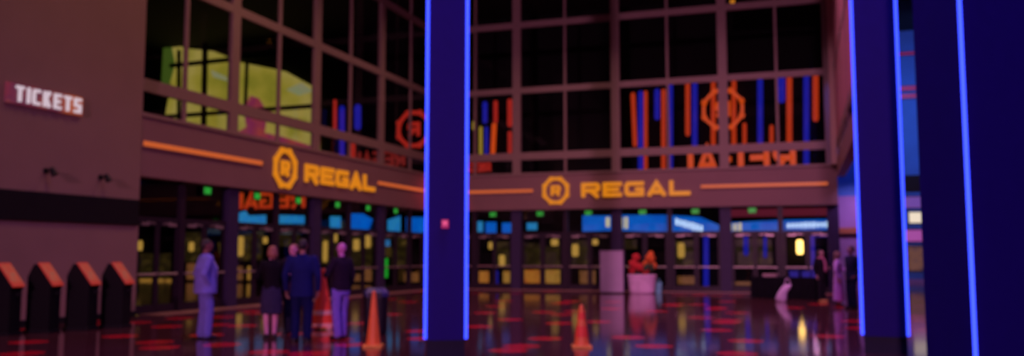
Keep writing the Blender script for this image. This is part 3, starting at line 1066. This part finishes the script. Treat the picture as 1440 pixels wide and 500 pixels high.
def traffic_cone(name, p, h, rb, rt_, label, mb, mband, mbase, bands=((.45, .58), (.70, .80)), square=True):
    t = thing(name, label, 'safety cone', p, 0.32, 'safety cones standing on the tiles')
    if square:
        MB().b2(-rb * 1.25, rb * 1.25, -rb * 1.25, rb * 1.25, 0, .04, .01).build('base', M[mbase], t)
    else:
        b = MB()
        for k in range(4):
            a = PI / 4 + k * PI / 2
            b.box((rb * math.cos(a), rb * math.sin(a), .03), (.09, .09, .06), (0, 0, a), .01)
        b.build('foot', M[mbase], t)
    MB().loft([(0, 0, .04, rb, rb), (0, 0, .09, rb * .93, rb * .93), (0, 0, h * .97, rt_, rt_), (0, 0, h, rt_ * .7, rt_ * .7)], 28, 2.0).build('cone', M[mb], t, smooth=False)
    for z0, z1 in bands:
        def R(z):
            return rb * .93 + (rt_ - rb * .93) * (z * h - .09) / (h * .97 - .09) + .004
        MB().loft([(0, 0, z0 * h, R(z0), R(z0)), (0, 0, z1 * h, R(z1), R(z1))], 28, 2.0).build('reflective_band', M[mband], t)
    return t


traffic_cone('traffic_cone', on_floor(525, 487), .92, .125, .03, 'orange traffic cone in front of the black bin', 'cone_o', 'cone_r', 'cone_y', ())
traffic_cone('traffic_cone', on_floor(818, 488), .70, .13, .035, 'lone orange traffic cone out on the open floor', 'cone_o', 'cone_r', 'cone_y', ((.25, .5), (.66, .82)))
traffic_cone('safety_cone', on_floor(453, 462), 1.24, .25, .035, 'tall red-orange safety cone between the navy suit and the bald man', 'cone_r', 'cone_w', 'cone_w', ((.05, .10), (.24, .31)), False)

p = on_floor(528, 469)
t = thing('trash_bin', 'black waste bin with a bluish lid behind an orange cone', 'bin', p, .4)
M['bin'] = mat('bin_black', (0.008, 0.007, 0.014), .5, spec=.2, var=.1)
M['binlid'] = mat('bin_lid', (0.03, 0.035, 0.16), .4, var=.1)
MB().loft([(0, 0, 0, .20, .20), (0, 0, .05, .22, .22), (0, 0, .72, .235, .235)], 28, 4).build('body', M['bin'], t)
MB().loft([(0, 0, .72, .25, .25), (0, 0, .80, .25, .25), (0, 0, .88, .17, .17)], 28, 4).build('lid', M['binlid'], t)
MB().b2(-.13, .13, -.262, -.24, .735, .79).build('flap', M['black'], t)

p = on_floor(861, 412)
t = thing('standing_board', 'tall plain lavender free-standing board before the right doors', 'board', p, .10)
M['lavbox'] = mat('lavender_laminate', (0.46, 0.32, 0.52), .5, var=.06, scale=2)
MB().b2(-.46, .46, -.17, .17, .05, 1.66, .01).build('body', M['lavbox'], t)
MB().b2(-.42, .42, -.15, .15, 0, .05).build('base', M['black'], t)
MB().b2(-.47, .47, -.18, .18, 1.66, 1.69, .005).build('top', M['lavbox'], t)
MB().b2(.462, .50, -.14, .14, .06, 1.64).build('dark_side', M['pier'], t)  # thin sheet that makes the right side face darker

p = on_floor(903, 412)
t = thing('flower_planter', 'pink-white planter full of red and orange blooms before the doors', 'planter', p)
M['pot'] = mat('pale_pink_planter', (0.82, 0.50, 0.80), .5, var=.15, scale=3)
M['bloom_r'] = mat('red_bloom', (0.62, 0.03, 0.04), .7, var=.25, scale=12)
M['bloom_o'] = mat('orange_bloom', (0.85, 0.17, 0.03), .7, var=.25, scale=12)
M['leaf'] = mat('dark_leaf', (0.02, 0.06, 0.02), .6, var=.2)
MB().loft([(0, 0, 0, .46, .30), (0, 0, .06, .50, .33), (0, 0, .66, .56, .37), (0, 0, .70, .58, .39), (0, 0, .74, .54, .36)], 28, 3.2).build('pot', M['pot'], t)
lf = MB()
for k in range(14):
    a = random.uniform(0, 2 * PI)
    x, y = .36 * math.cos(a), .2 * math.sin(a)
    lf.cone((x * .5, y * .5, .70), (x * 1.25, y * 1.25, random.uniform(.95, 1.25)), .015, .008, 6)
    lf.ball((x * 1.2, y * 1.2, random.uniform(.85, 1.1)), (.09, .05, .12), 8)
lf.build('foliage', M['leaf'], t)
for (x, y, z, r, m) in ((-.33, 0, 1.15, .19, 'bloom_r'), (-.24, .08, 1.42, .17, 'bloom_r'), (-.40, .06, .92, .15, 'bloom_r'), (-.08, -.08, 1.05, .16, 'bloom_r'),
                        (.34, 0, 1.38, .20, 'bloom_o'), (.20, .07, 1.16, .18, 'bloom_o'), (.45, .04, 1.10, .15, 'bloom_o'), (.16, -.06, .90, .15, 'bloom_r'), (.36, .06, 1.56, .12, 'bloom_o')):
    b = MB()
    b.ball((x, y, z), r * .62, 12)
    for k in range(16):
        u, v = k * 2.39996, 1 - 2 * (k + .5) / 16
        s = math.sqrt(1 - v * v)
        b.ball((x + r * .7 * s * math.cos(u), y + r * .7 * s * math.sin(u), z + r * .7 * v), r * .36, 8)
    b.build('bloom', M[m], t, smooth=True)
p = on_floor(926, 411)
t = thing('gift_bag', 'small cyan bag on the floor right of the planter', 'bag', (p.x, p.y, 0))
M['cyan'] = mat('cyan_bag', (0.16, 0.50, 0.62), .5, var=.1)
MB().loft([(0, 0, 0, .13, .09), (0, 0, .42, .15, .08)], 20, 6).build('body', M['cyan'], t)
MB().stroke([(-.06, .42), (-.05, .54), (.05, .54), (.06, .42)], .02, -.01, .01).build('handle', M['cyan'], t)

# black-clothed table with small blue things
a = on_floor(1062, 418); b = on_floor(1152, 421)
p = (a + b) / 2
L = (b - a).length
rz = math.atan2(b.y - a.y, b.x - a.x)
t = thing('cloth_table', 'long table under a floor-length black cloth at the right doors', 'table', p, rz)
tb_ = MB()
cloth = []
for k in range(72):
    u = k / 72
    per = 2 * (L + .7)
    s = u * per
    if s < L: x, y, nx, ny = -L / 2 + s, -.35, 0, -1
    elif s < L + .7: x, y, nx, ny = L / 2, -.35 + (s - L), 1, 0
    elif s < 2 * L + .7: x, y, nx, ny = L / 2 - (s - L - .7), .35, 0, 1
    else: x, y, nx, ny = -L / 2, .35 - (s - 2 * L - .7), -1, 0
    cloth.append((x, y, nx, ny, .025 * math.sin(k * 1.9)))
rings = []
for z, e in ((0.01, 1.0), (.3, .8), (.6, .3), (.735, 0.0), (.75, -.4)):
    rings.append([tb_.bm.verts.new((x + nx * (.03 + w_) * e, y + ny * (.03 + w_) * e, z)) for x, y, nx, ny, w_ in cloth])
for r0, r1 in zip(rings[:-1], rings[1:]):
    for k in range(72):
        tb_.bm.faces.new((r0[k], r0[(k + 1) % 72], r1[(k + 1) % 72], r1[k]))
tb_.bm.faces.new(rings[-1])
M['cloth'] = mat('black_cloth', (0.006, 0.005, 0.009), .9, spec=.1, var=.2)
tb_.build('tablecloth', M['cloth'], t)
lg = MB()
for sx in (-1, 1):
    for sy in (-1, 1):
        MB().cone((sx * (L / 2 - .15), sy * .25, 0), (sx * (L / 2 - .15), sy * .25, .72), .02, .02, 8).build('leg', M['steel'], t)
MB().b2(-L / 2 + .02, L / 2 - .02, -.33, .33, .70, .73).build('tabletop', M['black'], t)
rtm = Matrix.Rotation(rz, 3, 'Z')
M['bluebox'] = mat('blue_box', (0.04, 0.07, 0.62), .5, var=.1)
for (f, nm, lb) in ((.14, 'storage_box', 'left blue box on the black-clothed table'), (.33, 'storage_box', 'right blue box on the black-clothed table')):
    q = p + rtm @ Vector((L * f, 0, .755))
    o = thing(nm, lb, 'box', q, rz, 'blue boxes on the black-clothed table')
    MB().b2(-.15, .15, -.1, .1, 0, .17, .012).build('body', M['bluebox'], o)
    MB().b2(-.16, .16, -.11, .11, .17, .21, .01).build('lid', M['bluebox'], o)
q = p + rtm @ Vector((-L * .24, 0, .755))
o = thing('paper_stack', 'pale stack of papers on the left end of black-clothed table', 'papers', q, rz)
M['paper'] = mat('pale_paper', (0.55, 0.36, 0.40), .8, var=.08)
g = MB()
for k in range(5):
    g.box((random.uniform(-.01, .01), 0, .01 + k * .02), (.5, .22, .018), (0, 0, random.uniform(-.06, .06)))
g.build('sheets', M['paper'], o)
# pale tote leaning on the table front
q = on_floor(1103, 424)
o = thing('tote_bag', 'pale lavender tote bag slumped against the black-clothed table', 'bag', (q.x, q.y, 0), rz)
M['tote'] = mat('pale_lavender_canvas', (0.60, 0.42, 0.66), .8, var=.15, scale=5)
MB().loft([(-.10, 0, 0, .16, .10), (-.11, .01, .10, .19, .11), (-.06, .03, .30, .15, .09), (.04, .06, .46, .15, .07), (.10, .08, .56, .12, .05)], 20, 2.6).build('body', M['tote'], o, smooth=True)
hd = MB()
pts = [(.02 + .09 * math.cos(a_), .10, .55 + .20 * math.sin(a_)) for a_ in [PI * k / 8 for k in range(9)]]
hd.limb([(x + .06, y, z) for x, y, z in pts], [.014] * 9, 8)
hd.build('handle', M['tote'], o, smooth=True)

# ------------------------------------------------------------------ people
M['eye'] = mat('eye_dark', (0.02, 0.015, 0.015), .3)
M['shoe'] = mat('black_shoe', (0.012, 0.010, 0.012), .35)


def rotz(v, a, c=(0, 0, 0)):
    x, y, z = v[0] - c[0], v[1] - c[1], v[2]
    return (c[0] + x * math.cos(a) - y * math.sin(a), c[1] + x * math.sin(a) + y * math.cos(a), z)


def person(loc, alpha, label, height=1.75, skin=(.45, .22, .17), hair=(.02, .015, .015), hairstyle='short', head_yaw=0.0, lean=0.0,
           arms=None, top=(.05, .05, .1), top_name='jacket', hem=.80, bottom='trousers', bottom_col=(.05, .05, .1), stance=.10, girth=1.0,
           shirt=None, scarf=None, shoes=None, group=None, legs_skin=False):
    s = height / 1.75
    t = thing('person', label, 'person', loc, YAW + math.radians(alpha), group)
    t.scale = (s, s, s)
    uid = str(len(bpy.data.materials))
    ms = mat('skin_' + uid, skin, .55, var=.06)  # pink and purple light on some people is put into their skin colour
    mt = mat('top_cloth_' + uid, top, .85, spec=.12, var=.10, scale=10)
    mbm = mat('bottom_cloth_' + uid, bottom_col, .85, spec=.12, var=.10, scale=10)
    mh = mat('hair_' + uid, hair, .6, var=.2, scale=30)
    msh = M['shoe'] if shoes is None else mat('shoe_' + uid, shoes, .5)
    # legs
    hipL, hipR = Vector((.09, 0, .90)), Vector((-.09, 0, .90))
    ankL, ankR = Vector((stance, .02, .09)), Vector((-stance, -.03, .09))
    kneeL, kneeR = (hipL + ankL) / 2 + Vector((.005, -.025, .02)), (hipR + ankR) / 2 + Vector((-.005, -.025, .02))
    sh = {1: Vector((.185 * girth, .01, 1.42)), -1: Vector((-.185 * girth, .01, 1.42))}
    arms = arms or {}
    A = {}
    for k in (1, -1):
        d = arms.get(k)
        A[k] = (Vector(d[0]), Vector(d[1])) if d else (Vector((k * (.255 * girth), .04, 1.13)), Vector((k * (.25 * girth), -.02, .88)))
    b = MB()
    b.loft([(0, 0, .82, .10, .08), (0, 0, .90, .155, .105), (0, 0, 1.0, .15 * girth, .105), (0, 0, 1.10, .135 * girth, .10), (0, 0, 1.25, .155 * girth, .11),
            (0, 0, 1.36, .165 * girth, .105), (0, .01, 1.43, .14, .08), (0, .01, 1.48, .06, .06)], 24)
    for hp, kn, an, k in ((hipL, kneeL, ankL, 1), (hipR, kneeR, ankR, -1)):
        calf = kn * .6 + an * .4 + Vector((0, .015, 0))
        b.limb([hp, kn, calf, an], [.085, .055, .055, .036])
        b.limb([an + Vector((0, .02, -.04)), an + Vector((k * .01, -.13, -.06))], [.038, .030], 10)
    for k in (1, -1):
        el_, wr = A[k]
        b.limb([sh[k], el_, el_ * .7 + wr * .3, wr], [.052, .040, .040, .027])
        d = (wr - el_).normalized()
        # hand: palm, four unequal bent fingers, side thumb
        side = Vector((0, 1, 0)) if abs(d.y) < .8 else Vector((0, 0, 1))
        side = (side - d * side.dot(d)).normalized()
        nrm = d.cross(side).normalized() * (k)
        inward = nrm if nrm.dot(Vector((-k, 0, 0))) > 0 else -nrm
        pc_ = wr + d * .05
        for q in (-.028, -.01, .01, .028):
            b.limb([wr + d * .008 + side * q * .6, wr + d * .09 + side * q], [.014, .012], 8)
        for q, L_ in ((-.033, .062), (-.011, .075), (.011, .080), (.033, .070)):
            k0 = wr + d * .092 + side * q
            k1 = k0 + (d * .9 + inward * .35).normalized() * L_ * .5 + side * q * .12
            k2 = k1 + (d * .55 + inward * .8).normalized() * L_ * .5
            b.limb([k0, k1, k2], [.0095, .0085, .0075], 8)
        t0 = wr + d * .03 - side * .034
        t1 = t0 + (d * .7 - side * .6 + inward * .3).normalized() * .035
        t2 = t1 + (d * .9 - side * .1 + inward * .4).normalized() * .03
        b.limb([t0, t1, t2], [.013, .011, .009], 8)
    # neck + head
    nc = (0, .015, 0)
    b.limb([(0, .02, 1.44), (0, .0, 1.56)], [.056, .052])

    def hb(c, r):
        c2 = rotz(c, head_yaw, nc)
        vs = b.ball((0, 0, 0), r, 16)
        bmesh.ops.rotate(b.bm, cent=(0, 0, 0), matrix=Matrix.Rotation(head_yaw, 3, 'Z'), verts=vs)
        bmesh.ops.translate(b.bm, vec=Vector(c2), verts=vs)
    hb((0, .005, 1.655), (.076, .095, .095))
    hb((0, -.03, 1.60), (.058, .062, .075))
    hb((0, -.055, 1.565), (.034, .034, .026))      # chin
    hb((0, -.088, 1.678), (.048, .014, .012))      # brow
    hb((0, -.098, 1.635), (.013, .020, .014))      # nose tip
    hb((0, -.092, 1.652), (.010, .013, .024))      # nose bridge
    hb((0, -.084, 1.597), (.024, .012, .007))      # upper lip
    hb((0, -.083, 1.587), (.021, .012, .007))      # lower lip
    for k in (1, -1):
        hb((k * .078, .012, 1.64), (.010, .022, .032))
        hb((k * .040, -.070, 1.632), (.022, .018, .018))  # cheek
    body = b.build_remeshed('body', ms, t, .0075, 2)
    # eyes joined into the same mesh
    bmx = bmesh.new(); bmx.from_mesh(body.data)
    for k in (1, -1):
        r_ = bmesh.ops.create_uvsphere(bmx, u_segments=8, v_segments=6, radius=.0085)
        bmesh.ops.translate(bmx, vec=Vector(rotz((k * .031, -.086, 1.658), head_yaw, nc)), verts=r_['verts'])
        for f_ in {f_ for v in r_['verts'] for f_ in v.link_faces}:
            f_.material_index = 1
    bmx.to_mesh(body.data); bmx.free()
    body.data.materials.append(M['eye'])
    # hair
    if hairstyle != 'bald':
        h = MB()

        def hh_(c, r):
            vs = h.ball((0, 0, 0), r, 20)
            bmesh.ops.rotate(h.bm, cent=(0, 0, 0), matrix=Matrix.Rotation(head_yaw, 3, 'Z'), verts=vs)
            bmesh.ops.translate(h.bm, vec=Vector(rotz(c, head_yaw, nc)), verts=vs)
        hh_((0, .022, 1.688), (.084, .092, .074))
        hh_((0, .050, 1.655), (.078, .070, .080))
        if hairstyle == 'long':
            hh_((0, .065, 1.57), (.088, .055, .12)); hh_((0, .075, 1.47), (.095, .045, .10))
            hh_((.065, .03, 1.58), (.03, .06, .11)); hh_((-.065, .03, 1.58), (.03, .06, .11))
        if hairstyle == 'bob':
            hh_((0, .05, 1.60), (.092, .075, .10))
            hh_((.07, .02, 1.61), (.028, .06, .08)); hh_((-.07, .02, 1.61), (.028, .06, .08))
        h.build_remeshed('hair', mh, t, .011, 4)
    # top garment
    g = MB()
    G = girth
    g.loft([(0, .005, hem, .185 * G, .135 * G), (0, .005, hem + .10, .180 * G, .135 * G), (0, .005, 1.08, .165 * G, .13 * G), (0, .005, 1.24, .185 * G, .137 * G),
            (0, .01, 1.36, .20 * G, .125), (0, .012, 1.435, .175 * G, .095), (0, .015, 1.475, .10, .075), (0, .015, 1.50, .066, .066)], 28)
    for k in (1, -1):
        el_, wr = A[k]
        cuff = el_ + (wr - el_) * .93
        g.limb([sh[k] - Vector((k * .01, 0, .01)), sh[k] * .5 + el_ * .5, el_, cuff], [.078, .070, .060, .046])
    g.build_remeshed(top_name, mt, t, .012, 4)
    if shirt:
        b = MB().loft([(0, -.128 * G, 1.10, .010, .02), (0, -.132 * G, 1.24, .035, .022), (0, -.112, 1.36, .05, .025), (0, -.080, 1.44, .055, .025), (0, -.055, 1.485, .05, .02)], 16, 2)
        b.build('shirt', mat('shirt_' + uid, shirt, .8), t)
    if scarf:
        b = MB()
        pts = [(.085 * math.cos(a_), .01 + .085 * math.sin(a_), 1.485 + .012 * math.sin(3 * a_)) for a_ in [2 * PI * k / 12 for k in range(13)]]
        b.limb(pts, [.032] * 13, 8)
        b.limb([(.03, -.09, 1.47), (.05, -.155 * G, 1.30), (.05, -.16 * G, 1.05)], [.035, .04, .045], 8)
        b.build_remeshed('scarf', mat('scarf_' + uid, scarf, .9, var=.2), t, .012, 3)
    # bottom
    g = MB()
    if bottom == 'trousers':
        g.loft([(0, .005, .80, .15, .12), (0, .005, .92, .175, .125), (0, .005, 1.04, .155 * G, .118 * G)], 24)
        for hp, kn, an in ((hipL, kneeL, ankL), (hipR, kneeR, ankR)):
            g.limb([hp + Vector((0, 0, -.02)), kn, an + Vector((0, .01, .0))], [.105, .080 * (.6 + .4 * G), .070 * (.5 + .5 * G)])
        g.build_remeshed('trousers', mbm, t, .012, 3)
    else:
        z0 = .47 if bottom == 'skirt' else .18
        n = 40
        rings = []
        for z, rx, ry in ((z0, .20, .165), (z0 + .2, .20, .16), (.80, .19, .14), (.92, .178, .13), (1.04, .15, .115)):
            ring = []
            for k in range(n):
                a_ = 2 * PI * k / n
                f_ = 1 + (.04 * math.sin(a_ * 9) if z < .7 else 0)
                ring.append(g.bm.verts.new((rx * f_ * math.cos(a_), .005 + ry * f_ * math.sin(a_), z)))
            rings.append(ring)
        for r0, r1 in zip(rings[:-1], rings[1:]):
            for k in range(n):
                g.bm.faces.new((r0[k], r0[(k + 1) % n], r1[(k + 1) % n], r1[k]))
        g.bm.faces.new(rings[-1])
        g.build('skirt', mbm, t, smooth=True)
    for an, k in ((ankL, 1), (ankR, -1)):
        q = MB()
        q.limb([an + Vector((0, .035, -.045)), an + Vector((k * .004, -.04, -.048)), an + Vector((k * .014, -.145, -.055))], [.045, .044, .035], 12)
        q.box(an + Vector((k * .006, -.05, -.082)), (.075, .25, .016), None, .004)
        q.build_remeshed('shoe', msh, t, .01, 2)
    return t


pocket = {1: ((.30, .10, 1.14), (.20, -.02, .93)), -1: ((-.30, .10, 1.14), (-.20, -.02, .93))}
behind = {1: ((.29, .13, 1.15), (.08, .19, 1.0)), -1: ((-.29, .13, 1.15), (-.06, .20, .97))}
folded = {1: ((.27, -.05, 1.15), (-.02, -.21, 1.13)), -1: ((-.27, -.05, 1.15), (.02, -.20, 1.18))}
reach = {1: ((.28, -.06, 1.18), (.14, -.27, 1.16)), -1: ((-.26, .03, 1.14), (-.24, -.04, .90))}
GL = 'people talking in the lobby'
person(on_floor(287, 476), 122, 'man in lavender suit standing alone near the left doors', 1.80, (.20, .07, .06), (.02, .015, .015), 'short', 0.0, 0,
       pocket, (.20, .20, .66), 'jacket', .80, 'trousers', (.17, .17, .60), 1.0 and .085, 1.38, shirt=(.85, .7, .85), group=GL)
person(on_floor(380, 475), 205, 'woman in black cardigan and dark knee-length skirt', 1.68, (.75, .34, .55), (.30, .12, .08), 'bob', .3, 0,
       folded, (.008, .006, .009), 'cardigan', .84, 'skirt', (.035, .03, .075), .075, .92, group=GL)
person(on_floor(423, 480), 178, 'broad man in navy suit seen from behind', 1.79, (.35, .16, .14), (.015, .012, .015), 'short', .15, 0,
       None, (.010, .014, .11), 'jacket', .76, 'trousers', (.007, .010, .075), 1.0 and .10, 1.12, group=GL)
person(on_floor(410, 471), -8, 'person with pink-lit face partly hidden behind the navy suit', 1.72, (.66, .26, .40), (.25, .10, .10), 'short', 0, 0,
       folded, (.05, .02, .05), 'jacket', .80, 'trousers', (.02, .02, .04), .08, .95, group=GL)
person(on_floor(478, 477), 235, 'bald man in dark jacket and violet-blue trousers', 1.74, (.62, .20, .60), (.3, .1, .3), 'bald', -.2, 0,
       reach, (.018, .010, .03), 'jacket', .88, 'trousers', (.22, .15, .75), 1.0 and .085, 1.0, group=GL)
GR = 'people beside the black-clothed table'
person(on_floor(1156, 424), 20, 'dark-dressed person with pink scarf at end of black-clothed table', 1.68, (.55, .28, .30), (.05, .03, .04), 'long', .3, 0,
       reach, (.012, .010, .016), 'coat', .70, 'trousers', (.014, .012, .02), .08, 1.0, scarf=(.55, .16, .30), shoes=(.6, .28, .10), group=GR)
person(on_floor(1180, 430), 60, 'person in long lavender dress beside the man in dark suit', 1.62, (.6, .34, .36), (.25, .14, .12), 'long', .2, 0,
       reach, (.66, .38, .9), 'blouse', .86, 'dress', (.60, .32, .9), .07, .88, group=GR)
person(on_floor(1199, 434), 285, 'man in dark navy suit standing against the middle column', 1.76, (.40, .16, .22), (.02, .015, .02), 'short', 0, 0,
       pocket, (.016, .016, .06), 'jacket', .78, 'trousers', (.014, .014, .05), .085, 1.05, group=GR)

# ------------------------------------------------------------------ lights
w = bpy.data.worlds.new('night')
sc.world = w
w.use_nodes = True
w.node_tree.nodes['Background'].inputs['Color'].default_value = (0.10, 0.06, 0.16, 1)
w.node_tree.nodes['Background'].inputs['Strength'].default_value = 0.02


def area(name, loc, target, size, col, power, spread=None):
    l = bpy.data.lights.new(name, 'AREA')
    l.shape = 'DISK'; l.size = size; l.color = col; l.energy = power
    if spread:
        l.spread = math.radians(spread)
    o = bpy.data.objects.new(name, l)
    COL.objects.link(o)
    o.location = loc
    o.rotation_euler = (Vector(target) - Vector(loc)).to_track_quat('-Z', 'Y').to_euler()
    o['kind'] = 'structure'
    return o


DOWN = 130
for k, (x, y, c, e) in enumerate(((5.5, -7, (1.0, 0.50, 0.42), 240), (12, -6, (1.0, 0.40, 0.60), 170), (4.0, -15, (1.0, 0.50, 0.34), 200), (5.5, -23, (1.0, 0.50, 0.34), 170),
                                  (14.5, -16, (0.80, 0.25, 0.8), 420), (12.5, -26, (0.35, 0.20, 1.0), 300), (16.8, -8.5, (1.0, 0.40, 0.75), 300), (17, -25, (0.20, 0.12, 1.0), 300), (20.5, -31, (0.06, 0.05, 1.0), 300))):  # out of view; pink one over the group and last blue one added to brighten
    area('ceiling_lamp', (x, y, 13.9), (x, y, 0), 1.6, c, e, DOWN)
area('front_fill_lamp', (17, -76, 10.0), (9, -20, 1), 1.4, (1.0, 0.36, 0.66), 1150, 60)  # added unseen light behind the camera, brightens people and cones from the front
area('corner_red_lamp', (1.3, -1.3, 4.5), (0.3, -0.9, 3.9), 0.3, (1.0, 0.05, 0.10), 12)
area('side_blue_lamp', (18.2, -.4, 9.0), (18.2, .6, 4.6), 0.4, (0.10, 0.15, 1.0), 60, 120)
area('side_pink_lamp', (18.3, -.6, 4.4), (18.2, .7, 1.6), 0.4, (0.75, 0.38, 1.0), 26, 130)
area('passage_blue_lamp', (21.5, 9.0, 10), (21.5, 15.5, 7), 1.5, (0.12, 0.3, 1.0), 260)

# ------------------------------------------------------------------ camera
cd = bpy.data.cameras.new('camera')
cam = bpy.data.objects.new('camera', cd)
COL.objects.link(cam)
cd.sensor_fit = 'HORIZONTAL'
cd.sensor_width = 36
cd.lens = 36 * F / 1440
cam.location = CAM
cam.rotation_euler = (PI / 2 + PITCH, 0, YAW)
cd.clip_end = 200
cd.dof.use_dof = True
cd.dof.focus_distance = 2.0
cd.dof.aperture_fstop = 2.7
sc.camera = cam

sc.view_settings.view_transform = 'Standard'
sc.view_settings.look = 'None'
sc.view_settings.gamma = 1
sc.view_settings.exposure = 0
sc.view_settings.use_curve_mapping = False
